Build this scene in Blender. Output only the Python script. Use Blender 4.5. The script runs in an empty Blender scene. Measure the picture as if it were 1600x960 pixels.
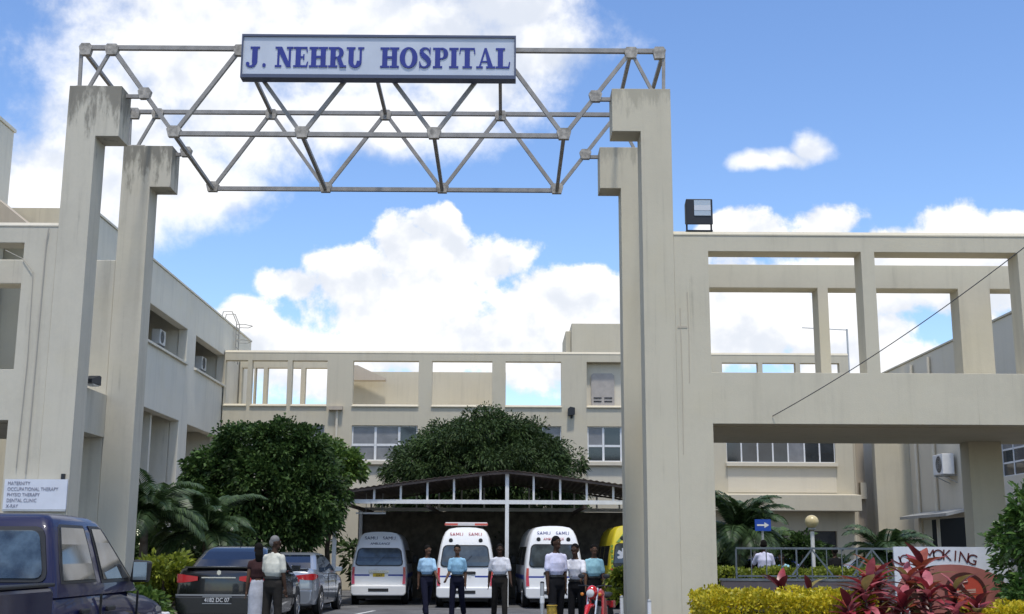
import bpy, bmesh, math, random
import numpy as np
from mathutils import Vector, Matrix

R = math.radians
random.seed(7); rng = np.random.default_rng(7)
scene = bpy.context.scene
col = scene.collection

# ------------------------------------------------------------------ camera
F = 1900.0; CAM_H = 1.55
PITCH = math.atan(384 / F); YAW = R(0.30); ROLL = R(0.25)
fw = Vector((math.sin(YAW) * math.cos(PITCH), math.cos(YAW) * math.cos(PITCH), math.sin(PITCH)))
rt = Vector((math.cos(YAW), -math.sin(YAW), 0)); up = rt.cross(fw)
c_, s_ = math.cos(ROLL), math.sin(ROLL)
rt, up = rt * c_ + up * s_, up * c_ - rt * s_
cam_d = bpy.data.cameras.new('camera'); cam = bpy.data.objects.new('camera', cam_d); col.objects.link(cam)
cam_d.sensor_width = 36; cam_d.lens = F / 1600 * 36; cam_d.clip_end = 3000; cam_d.clip_start = 0.1
m = Matrix((rt, up, -fw)).transposed().to_4x4(); m.translation = (0, 0, CAM_H); cam.matrix_world = m
scene.camera = cam

# ------------------------------------------------------------------ sky, sun, exposure
SUN_EL, SUN_AZ = 70.0, 172.0          # compass-like: 0 = +Y, 90 = +X
world = bpy.data.worlds.new('World'); scene.world = world; world.use_nodes = True
WT = world.node_tree; WT.nodes.clear()
class NT:
    """tiny node-graph writer"""
    def __init__(s, tree): s.t = tree
    def n(s, kind, **kw):
        nd = s.t.nodes.new(kind)
        for k, v in kw.items():
            if k.startswith('i_'):
                key = k[2:]; key = int(key) if key.isdigit() else key
                s.set(nd.inputs[key], v)
            else: setattr(nd, k, v)
        return nd
    def set(s, sock, v):
        if isinstance(v, bpy.types.NodeSocket): s.t.links.new(v, sock)
        else: sock.default_value = v
    def math(s, op, a, b=0.0, c=None, clamp=False):
        nd = s.n('ShaderNodeMath', operation=op, use_clamp=clamp); s.set(nd.inputs[0], a); s.set(nd.inputs[1], b)
        if c is not None: s.set(nd.inputs[2], c)
        return nd.outputs[0]
    def vmath(s, op, a, b=(0, 0, 0)):
        nd = s.n('ShaderNodeVectorMath', operation=op); s.set(nd.inputs[0], a); s.set(nd.inputs[1], b)
        return nd.outputs['Value'] if op in ('LENGTH', 'DOT_PRODUCT') else nd.outputs[0]
    def mix(s, f, a, b):
        nd = s.n('ShaderNodeMix', data_type='RGBA'); s.set(nd.inputs[0], f); s.set(nd.inputs[6], a); s.set(nd.inputs[7], b)
        return nd.outputs[2]
    def ramp(s, v, a, b):
        nd = s.n('ShaderNodeMapRange', interpolation_type='SMOOTHSTEP', clamp=True); s.set(nd.inputs[0], v)
        nd.inputs[1].default_value = a; nd.inputs[2].default_value = b
        return nd.outputs[0]
    def noise(s, vec, scale, detail=2.0, rough=0.5, dist=0.0):
        nd = s.n('ShaderNodeTexNoise'); nd.inputs['Scale'].default_value = scale; nd.inputs['Detail'].default_value = detail
        nd.inputs['Roughness'].default_value = rough; nd.inputs['Distortion'].default_value = dist
        if vec is not None: s.set(nd.inputs['Vector'], vec)
        return nd.outputs['Fac']
W = NT(WT)
sky = W.n('ShaderNodeTexSky', sky_type='NISHITA', sun_disc=False, sun_elevation=R(SUN_EL), sun_rotation=R(SUN_AZ),
          air_density=1.0, dust_density=0.35, ozone_density=2.4, altitude=200)
gen = W.n('ShaderNodeTexCoord').outputs['Generated']
def pxdir(x, y): return (fw + rt * ((x - 800) / F) + up * ((480 - y) / F)).normalized()
# clouds: heaps at their bearings, (x, y, half width, half height) in units of the lens grid, ragged by noise
heaps = [(620, 480, 190, 100), (700, 400, 120, 62), (545, 432, 80, 52), (640, 385, 60, 40), (690, 350, 48, 30), (850, 470, 110, 66),
         (760, 400, 80, 50), (455, 440, 56, 30), (405, 515, 76, 44), (800, 545, 330, 80), (500, 560, 240, 75), (955, 480, 50, 60), (900, 440, 60, 40),
         (1280, 350, 80, 44), (1180, 365, 80, 40), (1410, 375, 70, 34), (1480, 352, 70, 40), (1570, 368, 70, 36), (1340, 440, 240, 70),
         (1180, 500, 110, 110), (1320, 540, 130, 80), (1580, 440, 120, 60), (1440, 570, 200, 50)]
veils = [(310, 75, 225, 110), (190, 200, 110, 120), (110, 300, 150, 90), (250, 270, 150, 75), (620, 70, 270, 100), (815, 75, 105, 80), (560, 190, 240, 56),
         (380, 190, 150, 80), (750, 150, 110, 50), (330, 20, 200, 60), (1195, 246, 50, 15), (1235, 240, 50, 16), (1268, 225, 26, 22), (800, 10, 110, 45)]
wp = W.n('ShaderNodeTexNoise'); wp.inputs['Scale'].default_value = 11; wp.inputs['Detail'].default_value = 4; W.set(wp.inputs['Vector'], gen)
wv = W.vmath('MULTIPLY', W.vmath('SUBTRACT', wp.outputs['Color'], (.5, .5, .5)), (.055, .0, .04))
gen_w = W.vmath('ADD', gen, wv)
def blob_field(lst):
    best = None
    for (x, y, rx, ry) in lst:
        d = pxdir(x, y)
        v = W.vmath('SUBTRACT', gen_w, tuple(d))
        v = W.vmath('MULTIPLY', v, (F / rx * 1.05, 2.2, F / ry * 1.05))
        l = W.math('SUBTRACT', 1.0, W.vmath('LENGTH', v))
        best = l if best is None else W.math('SMOOTH_MAX', best, l, 0.12)
    return W.math('MAXIMUM', best, -1.2)
nA = W.noise(gen, 19.0, 12.0, 0.63, 0.1)
nB = W.noise(gen, 5.0, 8.0, 0.62, 0.4)
vor = W.n('ShaderNodeTexVoronoi', feature='SMOOTH_F1'); vor.inputs['Scale'].default_value = 34; W.set(vor.inputs['Vector'], gen)
puff = W.math('SUBTRACT', 0.42, vor.outputs['Distance'])
d_heap = W.math('ADD', W.math('ADD', blob_field(heaps), W.math('MULTIPLY', W.math('SUBTRACT', nA, 0.5), 2.1)), W.math('MULTIPLY', puff, 0.38))
d_veil = W.math('ADD', blob_field(veils), W.math('MULTIPLY', W.math('SUBTRACT', nA, 0.5), 1.7))
# the rest of the sky: fair-weather clouds of the same amount
away = W.math('SUBTRACT', 1.0, W.ramp(W.vmath('DOT_PRODUCT', gen, tuple(fw)), 0.80, 0.88))
d_rest = W.math('SUBTRACT', W.math('MULTIPLY', W.math('ADD', W.math('SUBTRACT', nB, 0.5), W.math('MULTIPLY', W.math('SUBTRACT', nA, 0.5), 0.5)), 3.0), 0.05)
d_rest = W.math('SUBTRACT', d_rest, W.math('MULTIPLY', W.math('SUBTRACT', 1.0, away), 5.0))
a_heap = W.ramp(W.math('MAXIMUM', d_heap, d_rest), -0.08, 0.30)
a_veil = W.math('MULTIPLY', W.ramp(d_veil, -0.35, 0.5), 0.93)
alpha = W.math('MAXIMUM', a_heap, a_veil)
# self-shading of the heaps: thicker above a point means a greyer point
g_up = W.vmath('ADD', gen, (0.0, 0.0, 0.018))
nA2 = W.noise(g_up, 19.0, 5.0, 0.5, 0.1)
nA3 = W.noise(gen, 19.0, 5.0, 0.5, 0.1)
shade = W.ramp(W.math('SUBTRACT', nA2, nA3), -0.16, 0.20)
nC = W.noise(gen, 7.0, 4.0, 0.5, 0.0)
grey = W.math('MULTIPLY', W.ramp(W.math('ADD', W.math('MULTIPLY', shade, 0.55), nC), 0.56, 1.12), 0.9)
cloud = W.mix(grey, (5.7, 5.7, 5.75, 1), (3.9, 4.15, 4.6, 1))
hsv = W.n('ShaderNodeHueSaturation'); hsv.inputs['Hue'].default_value = 0.506; hsv.inputs['Saturation'].default_value = 1.12; hsv.inputs['Value'].default_value = 1.08
W.set(hsv.inputs['Color'], sky.outputs[0])
bg = W.n('ShaderNodeBackground'); W.set(bg.inputs[0], W.mix(alpha, hsv.outputs[0], cloud)); bg.inputs[1].default_value = 0.15
W.t.links.new(bg.outputs[0], W.n('ShaderNodeOutputWorld').inputs[0])
world.cycles.sampling_method = 'MANUAL'; world.cycles.sample_map_resolution = 512

sun_d = bpy.data.lights.new('sun', 'SUN'); sun = bpy.data.objects.new('sun', sun_d); col.objects.link(sun)
sun_d.energy = 2.3; sun_d.angle = R(5.0); sun_d.color = (1.0, 0.955, 0.88)
sdir = Vector((math.sin(R(SUN_AZ)) * math.cos(R(SUN_EL)), math.cos(R(SUN_AZ)) * math.cos(R(SUN_EL)), math.sin(R(SUN_EL))))
sun.rotation_euler = sdir.to_track_quat('Z', 'Y').to_euler(); sun.location = sdir * 60
vs = scene.view_settings; scene.display_settings.display_device = 'sRGB'
vs.view_transform = 'Standard'; vs.look = 'None'; vs.gamma = 1.0; vs.use_curve_mapping = False; vs.exposure = 0.42
scene.cycles.max_bounces = 6; scene.cycles.diffuse_bounces = 3; scene.cycles.glossy_bounces = 3; scene.cycles.transparent_max_bounces = 6
scene.cycles.caustics_reflective = False; scene.cycles.caustics_refractive = False
scene.cycles.use_denoising = True

# ------------------------------------------------------------------ materials
def srgb(r, g, b):
    f = lambda c: (c / 255 / 12.92) if c <= 10 else ((c / 255 + 0.055) / 1.055) ** 2.4
    return (f(r), f(g), f(b))
MATS = {}
def mat(name, rgb, rough=0.6, metal=0.0, var=0.0, vscale=4.0, bump=0.0, bscale=60.0, coat=0.0, island=0.0, trans=0.0, spec=0.5, stretch=None, emit=0.0):
    if name in MATS: return MATS[name]
    ma = bpy.data.materials.new(name); ma.use_nodes = True; t = NT(ma.node_tree)
    b = ma.node_tree.nodes['Principled BSDF']
    b.inputs['Roughness'].default_value = rough; b.inputs['Metallic'].default_value = metal
    b.inputs['Coat Weight'].default_value = coat; b.inputs['Coat Roughness'].default_value = 0.04
    b.inputs['Specular IOR Level'].default_value = spec
    c = (*rgb, 1)
    co = t.n('ShaderNodeTexCoord').outputs['Object']
    if stretch: co = t.n('ShaderNodeMapping', i_Scale=stretch, i_Vector=co).outputs[0]
    src = None
    if var > 0:
        f = t.noise(co, vscale, 5.0, 0.6)
        f = t.ramp(f, 0.25, 0.75)
        src = t.mix(f, tuple(x * (1 - var) for x in rgb) + (1,), tuple(min(1, x * (1 + var)) for x in rgb) + (1,))
    if island > 0:
        g = t.n('ShaderNodeNewGeometry').outputs['Random Per Island']
        h = t.n('ShaderNodeHueSaturation', i_Color=src if src else c)
        t.set(h.inputs['Value'], t.math('MULTIPLY_ADD', g, 2 * island, 1 - island))
        t.set(h.inputs['Hue'], t.math('MULTIPLY_ADD', g, -0.03, 0.512))
        src = h.outputs[0]
    if src is None: b.inputs['Base Color'].default_value = c
    else: t.set(b.inputs['Base Color'], src)
    if bump > 0:
        bn = t.n('ShaderNodeBump'); bn.inputs['Strength'].default_value = bump; bn.inputs['Distance'].default_value = 0.01
        t.set(bn.inputs['Height'], t.noise(co, bscale, 4.0, 0.6)); t.set(b.inputs['Normal'], bn.outputs[0])
    if emit > 0:
        b.inputs['Emission Color'].default_value = c; b.inputs['Emission Strength'].default_value = emit
    if trans > 0:
        tr = t.n('ShaderNodeBsdfTranslucent'); t.set(tr.inputs[0], src if src else c)
        mx = t.n('ShaderNodeMixShader'); mx.inputs[0].default_value = trans
        t.t.links.new(b.outputs[0], mx.inputs[1]); t.t.links.new(tr.outputs[0], mx.inputs[2])
        t.t.links.new(mx.outputs[0], ma.node_tree.nodes['Material Output'].inputs[0])
    MATS[name] = ma
    return ma
def plaster(name, rgb, stain=0.25, top=None, cracks=0.0):
    """painted render: blotches, rain streaks, optional black mould below a given height (top = (z, reach, amount))"""
    ma = bpy.data.materials.new(name); ma.use_nodes = True; t = NT(ma.node_tree); MATS[name] = ma
    b = ma.node_tree.nodes['Principled BSDF']; b.inputs['Roughness'].default_value = 0.85; b.inputs['Specular IOR Level'].default_value = 0.2
    pos = t.n('ShaderNodeNewGeometry').outputs['Position']
    blot = t.noise(pos, 0.55, 6.0, 0.62)
    st = t.noise(t.vmath('MULTIPLY', pos, (2.6, 2.6, 0.16)), 1.6, 6.0, 0.65)
    fine = t.noise(pos, 14.0, 4.0, 0.6)
    f = t.math('ADD', t.math('MULTIPLY', t.ramp(st, 0.48, 0.78), 0.6), t.math('MULTIPLY', t.ramp(blot, 0.4, 0.75), 0.45))
    f = t.math('ADD', f, t.math('MULTIPLY', t.math('SUBTRACT', fine, 0.5), 0.35))
    drip = t.noise(t.vmath('MULTIPLY', pos, (9.0, 9.0, 0.22)), 1.3, 4.0, 0.6)
    f = t.math('ADD', f, t.math('MULTIPLY', t.ramp(drip, 0.60, 0.74), t.math('MULTIPLY', t.ramp(blot, 0.42, 0.6), 0.9)))
    f = t.math('MULTIPLY', f, stain, clamp=True)
    dark = tuple(x * k for x, k in zip(rgb, (0.42, 0.42, 0.42))) + (1,)
    c = t.mix(f, tuple(rgb) + (1,), dark)
    warm = t.noise(pos, 0.9, 3.0, 0.5)
    c = t.mix(t.math('MULTIPLY', t.ramp(warm, 0.5, 0.75), 0.22), c, (rgb[0] * 1.0, rgb[1] * 0.96, rgb[2] * 0.82, 1))
    if top:
        z = t.n('ShaderNodeSeparateXYZ', i_0=pos).outputs[2]
        drop = t.math('DIVIDE', t.math('SUBTRACT', top[0], z), top[1])
        sm = t.noise(t.vmath('MULTIPLY', pos, (3.2, 3.2, 0.7)), 1.5, 7.0, 0.7)
        k = t.ramp(t.math('SUBTRACT', sm, t.math('MULTIPLY', drop, 0.42)), 0.26, 0.46)
        c = t.mix(t.math('MULTIPLY', k, top[2]), c, (0.055, 0.052, 0.045, 1))
    t.set(b.inputs['Base Color'], c)
    bn = t.n('ShaderNodeBump'); bn.inputs['Strength'].default_value = 0.25; bn.inputs['Distance'].default_value = 0.012
    t.set(bn.inputs['Height'], t.math('ADD', t.noise(pos, 45.0, 4.0, 0.7), t.math('MULTIPLY', t.noise(pos, 3.0, 3.0, 0.5), 1.5)))
    t.set(b.inputs['Normal'], bn.outputs[0])
    return ma
WALL = (0.57, 0.52, 0.40)
P_gate = plaster('gate_plaster', WALL, 0.36)
P_left = plaster('left_pillar_plaster', (0.56, 0.52, 0.425), 0.50, top=(10.35, 1.9, 0.62))
P_right = plaster('right_pillar_plaster', WALL, 0.26, top=(10.3, 0.9, 0.30))
P_wing = plaster('wing_plaster', (0.72, 0.675, 0.565), 0.3)
P_facade = plaster('facade_plaster', (0.57, 0.515, 0.395), 0.28)
P_cream = plaster('spandrel_plaster', (0.66, 0.60, 0.48), 0.16)
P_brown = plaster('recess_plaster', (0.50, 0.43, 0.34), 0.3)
P_low = plaster('planter_plaster', (0.33, 0.25, 0.22), 0.4)
asphalt = mat('asphalt', (0.11, 0.11, 0.112), 0.9, var=0.35, vscale=1.2, bump=0.5, bscale=90)
earth = mat('earth', (0.14, 0.12, 0.085), 0.95, var=0.4, vscale=2)
kerbm = mat('kerb_concrete', (0.34, 0.33, 0.30), 0.9, var=0.25)
whiteline = mat('road_paint', (0.62, 0.62, 0.6), 0.8, var=0.25, vscale=8)
galv = mat('truss_steel', (0.29, 0.275, 0.255), 0.65, metal=0.1, var=0.18, vscale=5, stretch=(1, 1, 1))
gusset_m = mat('gusset_steel', (0.34, 0.315, 0.275), 0.7, metal=0.1, var=0.45, vscale=9)
darkmetal = mat('dark_metal', (0.03, 0.032, 0.036), 0.5, metal=0.4)
glass = mat('window_glass', (0.028, 0.032, 0.036), 0.06, spec=0.8, var=0.5, vscale=0.8)
curtain = mat('curtained_glass', (0.20, 0.20, 0.205), 0.25, var=0.2, vscale=2, spec=0.6)
whitepaint = mat('white_paint', (0.74, 0.74, 0.73), 0.45, var=0.06)
greymetal = mat('grey_metal', (0.42, 0.43, 0.43), 0.45, metal=0.4, var=0.12)
signblue = mat('letter_blue', (0.018, 0.03, 0.235), 0.45, var=0.1)
signpanel = mat('sign_panel', (0.52, 0.56, 0.63), 0.4, var=0.06, vscale=1.5)
signframe = mat('sign_frame', (0.07, 0.085, 0.14), 0.45)
black = mat('black_plastic', (0.012, 0.012, 0.013), 0.5)
rubber = mat('rubber', (0.018, 0.018, 0.018), 0.85)
chrome = mat('chrome', (0.7, 0.7, 0.7), 0.15, metal=1.0)
alloy = mat('wheel_alloy', (0.5, 0.5, 0.5), 0.35, metal=0.8)
redlens = mat('red_lens', (0.50, 0.02, 0.025), 0.12, coat=0.8)
clearlens = mat('clear_lens', (0.6, 0.6, 0.6), 0.1, coat=0.8)
carglass = mat('car_glass', (0.012, 0.015, 0.018), 0.04, spec=0.9)
bark = mat('bark', (0.13, 0.10, 0.075), 0.95, var=0.4, vscale=8, bump=0.6, bscale=25)

# ------------------------------------------------------------------ mesh building
OFF = {}
class MB:
    def __init__(s): s.v = []; s.f = []
    def add(s, vs_, fs_):
        n = len(s.v); s.v.extend([tuple(v) for v in vs_]); s.f.extend([tuple(i + n for i in f) for f in fs_]); return s
    def box(s, x0, x1, y0, y1, z0, z1):
        return s.add([(x0, y0, z0), (x1, y0, z0), (x1, y1, z0), (x0, y1, z0), (x0, y0, z1), (x1, y0, z1), (x1, y1, z1), (x0, y1, z1)],
                     [(0, 3, 2, 1), (4, 5, 6, 7), (0, 1, 5, 4), (1, 2, 6, 5), (2, 3, 7, 6), (3, 0, 4, 7)])
    def bar(s, p, q, w, h=None, upv=(0, 0, 1)):
        h = h or w; p, q = Vector(p), Vector(q); d = (q - p).normalized(); u = Vector(upv)
        if abs(d.dot(u)) > 0.98: u = Vector((0, 1, 0))
        a = d.cross(u).normalized() * (w / 2); b = a.cross(d).normalized() * (h / 2)
        vv = [p - a - b, p + a - b, p + a + b, p - a + b, q - a - b, q + a - b, q + a + b, q - a + b]
        return s.add(vv, [(0, 1, 2, 3), (7, 6, 5, 4), (0, 4, 5, 1), (1, 5, 6, 2), (2, 6, 7, 3), (3, 7, 4, 0)])
    def tube(s, pts, rad, n=8, cap=True, ell=None):
        pts = [Vector(p) for p in pts]; k = len(pts)
        if not isinstance(rad, (list, tuple)): rad = [rad] * k
        ref = None; base = len(s.v); vv = []
        for i, p in enumerate(pts):
            d = (pts[min(i + 1, k - 1)] - pts[max(i - 1, 0)]).normalized()
            if ref is None: ref = Vector((1, 0, 0)) if abs(d.x) < 0.85 else Vector((0, 1, 0))
            a = (ref - d * ref.dot(d)).normalized(); b = d.cross(a); ref = a
            r = rad[i]; ra, rb = r if isinstance(r, (list, tuple)) else (r, r)
            for j in range(n):
                t = 2 * math.pi * j / n; vv.append(p + a * (ra * math.cos(t)) + b * (rb * math.sin(t)))
        fs = [(i * n + j, i * n + (j + 1) % n, (i + 1) * n + (j + 1) % n, (i + 1) * n + j) for i in range(k - 1) for j in range(n)]
        if cap: fs += [tuple(range(n - 1, -1, -1)), tuple((k - 1) * n + j for j in range(n))]
        return s.add(vv, fs)
    def capsule(s, pts, rad, n=10):
        """tapered limb with rounded ends"""
        pts = [Vector(p) for p in pts]; rad = list(rad)
        g = lambda r: min(r) if isinstance(r, (list, tuple)) else r
        sc = lambda r, k: (r[0] * k, r[1] * k) if isinstance(r, (list, tuple)) else r * k
        d0 = (pts[0] - pts[1]).normalized(); d1 = (pts[-1] - pts[-2]).normalized(); r0, r1 = g(rad[0]), g(rad[-1])
        P = [pts[0] + d0 * r0 * 0.98, pts[0] + d0 * r0 * 0.75] + pts + [pts[-1] + d1 * r1 * 0.75, pts[-1] + d1 * r1 * 0.98]
        Q = [sc(rad[0], 0.2), sc(rad[0], 0.68)] + rad + [sc(rad[-1], 0.68), sc(rad[-1], 0.2)]
        return s.tube(P, Q, n)
    def ellipsoid(s, c, r, n=12, m_=8):
        c = Vector(c)
        pr = [(math.sin(math.pi * i / m_), -math.cos(math.pi * i / m_)) for i in range(m_ + 1)]
        vv = [(c.x + r[0] * max(a, 0.02) * math.cos(2 * math.pi * j / n), c.y + r[1] * max(a, 0.02) * math.sin(2 * math.pi * j / n), c.z + r[2] * b) for a, b in pr for j in range(n)]
        fs = [(i * n + j, i * n + (j + 1) % n, (i + 1) * n + (j + 1) % n, (i + 1) * n + j) for i in range(m_) for j in range(n)]
        fs += [tuple(range(n - 1, -1, -1)), tuple(m_ * n + j for j in range(n))]
        return s.add(vv, fs)
    def lathe(s, prof, n=20, c=(0, 0, 0), axis='z'):
        vv = []
        for r, h in prof:
            for j in range(n):
                a, b = r * math.cos(2 * math.pi * j / n), r * math.sin(2 * math.pi * j / n)
                p = (a, b, h) if axis == 'z' else ((h, a, b) if axis == 'x' else (b, h, a))
                vv.append((p[0] + c[0], p[1] + c[1], p[2] + c[2]))
        k = len(prof)
        fs = [(i * n + j, i * n + (j + 1) % n, (i + 1) * n + (j + 1) % n, (i + 1) * n + j) for i in range(k - 1) for j in range(n)]
        fs += [tuple(range(n - 1, -1, -1)), tuple((k - 1) * n + j for j in range(n))]
        return s.add(vv, fs)
    def prism(s, poly, fn, t):
        """poly of (u, v); fn maps to a point; t = extrusion vector"""
        n = len(poly); a = [Vector(fn(*p)) for p in poly]; t = Vector(t); b = [p + t for p in a]
        fs = [tuple(range(n)), tuple(range(2 * n - 1, n - 1, -1))] + [(i, i + n, (i + 1) % n + n, (i + 1) % n) for i in range(n)]
        return s.add(a + b, fs)
    def wall(s, u0, u1, z0, z1, w0, w1, holes, axis='x'):
        """slab with rectangular holes; axis 'x': u = x, thickness along y; axis 'y': u = y, thickness along x"""
        us = sorted({u0, u1, *[h[0] for h in holes], *[h[1] for h in holes]}); us = [u for u in us if u0 <= u <= u1]
        zs = sorted({z0, z1, *[h[2] for h in holes], *[h[3] for h in holes]}); zs = [z for z in zs if z0 <= z <= z1]
        inh = lambda u, z: any(h[0] < u < h[1] and h[2] < z < h[3] for h in holes)
        nu, nz = len(us) - 1, len(zs) - 1
        full = [[not inh((us[i] + us[i + 1]) / 2, (zs[j] + zs[j + 1]) / 2) for j in range(nz)] for i in range(nu)]
        P = (lambda u, w, z: (u, w, z)) if axis == 'x' else (lambda u, w, z: (w, u, z))
        ids = {}
        def vid(i, j, k):
            key = (i, j, k)
            if key not in ids: ids[key] = len(s.v); s.v.append(P(us[i], (w0, w1)[k], zs[j]))
            return ids[key]
        for i in range(nu):
            for j in range(nz):
                if not full[i][j]: continue
                q = lambda *l: s.f.append(tuple(vid(*x) for x in l))
                q((i, j, 0), (i + 1, j, 0), (i + 1, j + 1, 0), (i, j + 1, 0))
                q((i, j, 1), (i, j + 1, 1), (i + 1, j + 1, 1), (i + 1, j, 1))
                if i == 0 or not full[i - 1][j]: q((i, j, 0), (i, j + 1, 0), (i, j + 1, 1), (i, j, 1))
                if i == nu - 1 or not full[i + 1][j]: q((i + 1, j, 0), (i + 1, j, 1), (i + 1, j + 1, 1), (i + 1, j + 1, 0))
                if j == 0 or not full[i][j - 1]: q((i, j, 0), (i, j, 1), (i + 1, j, 1), (i + 1, j, 0))
                if j == nz - 1 or not full[i][j + 1]: q((i, j + 1, 0), (i + 1, j + 1, 0), (i + 1, j + 1, 1), (i, j + 1, 1))
        return s
    def build(s, name, ma, parent=None, smooth=None, bevel=0.0, kind=None):
        o = Vector(OFF.get(parent.name, (0, 0, 0))) if parent else Vector((0, 0, 0))
        me = bpy.data.meshes.new(name)
        me.from_pydata([(v[0] - o.x, v[1] - o.y, v[2] - o.z) for v in s.v], [], s.f)
        bm = bmesh.new(); bm.from_mesh(me); bmesh.ops.recalc_face_normals(bm, faces=bm.faces); bm.to_mesh(me); bm.free()
        me.materials.append(ma)
        if smooth is not None:
            me.polygons.foreach_set('use_smooth', [True] * len(me.polygons)); me.set_sharp_from_angle(angle=R(smooth))
        ob = bpy.data.objects.new(name, me); col.objects.link(ob)
        if bevel: 
            bv = ob.modifiers.new('bevel', 'BEVEL'); bv.width = bevel; bv.segments = 2; bv.limit_method = 'ANGLE'
        if parent: ob.parent = parent; OFF[ob.name] = tuple(o)
        if kind: ob['kind'] = kind
        return ob
def tag(o, label, cat, group=None):
    o['label'] = label; o['category'] = cat
    if group: o['group'] = group
    return o
def thing(name, label, cat, loc=(0, 0, 0), group=None):
    o = bpy.data.objects.new(name, None); col.objects.link(o); o.location = loc; o.empty_display_size = 0.3
    OFF[o.name] = tuple(loc); return tag(o, label, cat, group)
def place(o, loc, rz=0.0, s=1.0):
    o.location = loc; o.rotation_euler = (0, 0, rz); o.scale = (s, s, s)
def copy_tree(o, parent=None):
    c = o.copy(); col.objects.link(c); c.parent = parent; OFF[c.name] = OFF.get(o.name, (0, 0, 0))
    for ch in list(o.children): copy_tree(ch, c)
    return c
def structure(o): o['kind'] = 'structure'; return o
def text(name, s, size, ma, parent, loc, extrude=0.004, align='CENTER', rot=0.0, xs=1.0, italic=0.0):
    """flat lettering that stands upright and faces -Y (loc in world or in the parent's own space)"""
    cu = bpy.data.curves.new(name, 'FONT'); cu.body = s; cu.size = size; cu.align_x = align; cu.align_y = 'CENTER'; cu.extrude = extrude; cu.shear = italic; cu.resolution_u = 3
    tmp = bpy.data.objects.new('tmp', cu); col.objects.link(tmp)
    me = bpy.data.meshes.new_from_object(tmp.evaluated_get(bpy.context.evaluated_depsgraph_get()))
    bpy.data.objects.remove(tmp); bpy.data.curves.remove(cu)
    o = Vector(OFF.get(parent.name, (0, 0, 0)))
    M4 = Matrix.Translation(Vector(loc) - o) @ Matrix.Rotation(R(90), 4, 'X') @ Matrix.Rotation(rot, 4, 'Z') @ Matrix.Diagonal((xs, 1, 1, 1))
    me.transform(M4); me.materials.clear(); me.materials.append(ma)
    ob = bpy.data.objects.new(name, me); col.objects.link(ob); ob.parent = parent; return ob

# ------------------------------------------------------------------ ground
g = MB().box(-700, 700, -300, 1200, -0.5, -0.008).build('ground', earth); structure(g)
rd = MB().add([(-60, -30, 0), (60, -30, 0), (60, 51.5, 0), (-60, 51.5, 0)], [(0, 1, 2, 3)]).build('road', asphalt); structure(rd)
def line(x0, y0, x1, y1, w=0.11):
    d = Vector((x1 - x0, y1 - y0, 0)).normalized(); n = Vector((-d.y, d.x, 0)) * w / 2
    a, b = Vector((x0, y0, 0.005)), Vector((x1, y1, 0.005))
    structure(MB().add([a - n, b - n, b + n, a + n], [(0, 1, 2, 3)]).build('road_marking', whiteline))
line(-3.95, 30.2, -3.5, 33.8); line(-7.0, 30.6, -4.2, 30.6); line(-7.0, 36.0, -4.2, 36.0); line(2.2, 31.5, 2.2, 34.4); line(-1.3, 35.4, -1.3, 40); line(1.1, 35.4, 1.1, 40)
# raised beds and kerbs on both sides of the drive
kb = MB().box(2.62, 14, 15.9, 16.05, 0.0, 0.16).box(2.62, 2.77, 16.05, 21.9, 0.0, 0.16); structure(kb.build('kerb', kerbm, bevel=0.02))
bd = MB().box(2.77, 14, 16.05, 21.9, 0.0, 0.14); structure(bd.build('planting_bed', earth))
kb2 = MB().box(-9.4, -6.95, 26.2, 26.32, 0, 0.15).box(-7.07, -6.95, 26.32, 36.5, 0, 0.15); structure(kb2.build('kerb', kerbm, bevel=0.02))
structure(MB().box(-12.1, -7.07, 26.32, 40, 0.0, 0.12).build('planting_bed', earth))
structure(MB().box(4.2, 17.1, 27.2, 31.5, 0.0, 0.14).build('pavement', kerbm))

# ------------------------------------------------------------------ gate pillars
Y1, Y2 = 22.0, 25.2
def pillar(name, label, x0, x1, bx, y, ztop, zblk, ma):
    """shaft with a block that reaches towards the drive, flush with its top"""
    o = thing(name, label, 'pillar', ((x0 + x1) / 2, y + 0.3, 0), 'gate pillars')
    if bx > x1: poly = [(x0, 0), (x1, 0), (x1, zblk), (bx, zblk), (bx, ztop), (x0, ztop)]
    else: poly = [(x0, 0), (x1, 0), (x1, ztop), (bx, ztop), (bx, zblk), (x0, zblk)]
    MB().prism(poly, lambda u, v: (u, y, v), (0, 0.6, 0)).build('shaft', ma, o, bevel=0.008)
    return o
pl1 = pillar('gate_pillar', 'mould-stained front gate pillar beside the white directory board', -8.36, -7.80, -7.36, Y1, 10.27, 9.26, P_left)
pl2 = pillar('gate_pillar', 'mould-stained rear gate pillar next to the parked dark car', -8.30, -7.68, -7.24, Y2, 10.17, 9.24, P_left)
pr1 = pillar('gate_pillar', 'clean front gate pillar joined to the wall that carries the floodlight', 2.55, 3.13, 2.01, Y1, 10.28, 9.42, P_right)
pr2 = pillar('gate_pillar', 'clean rear gate pillar standing close to the yellow ambulance', 2.47, 3.05, 2.02, Y2, 10.2, 9.27, P_right)

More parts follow.
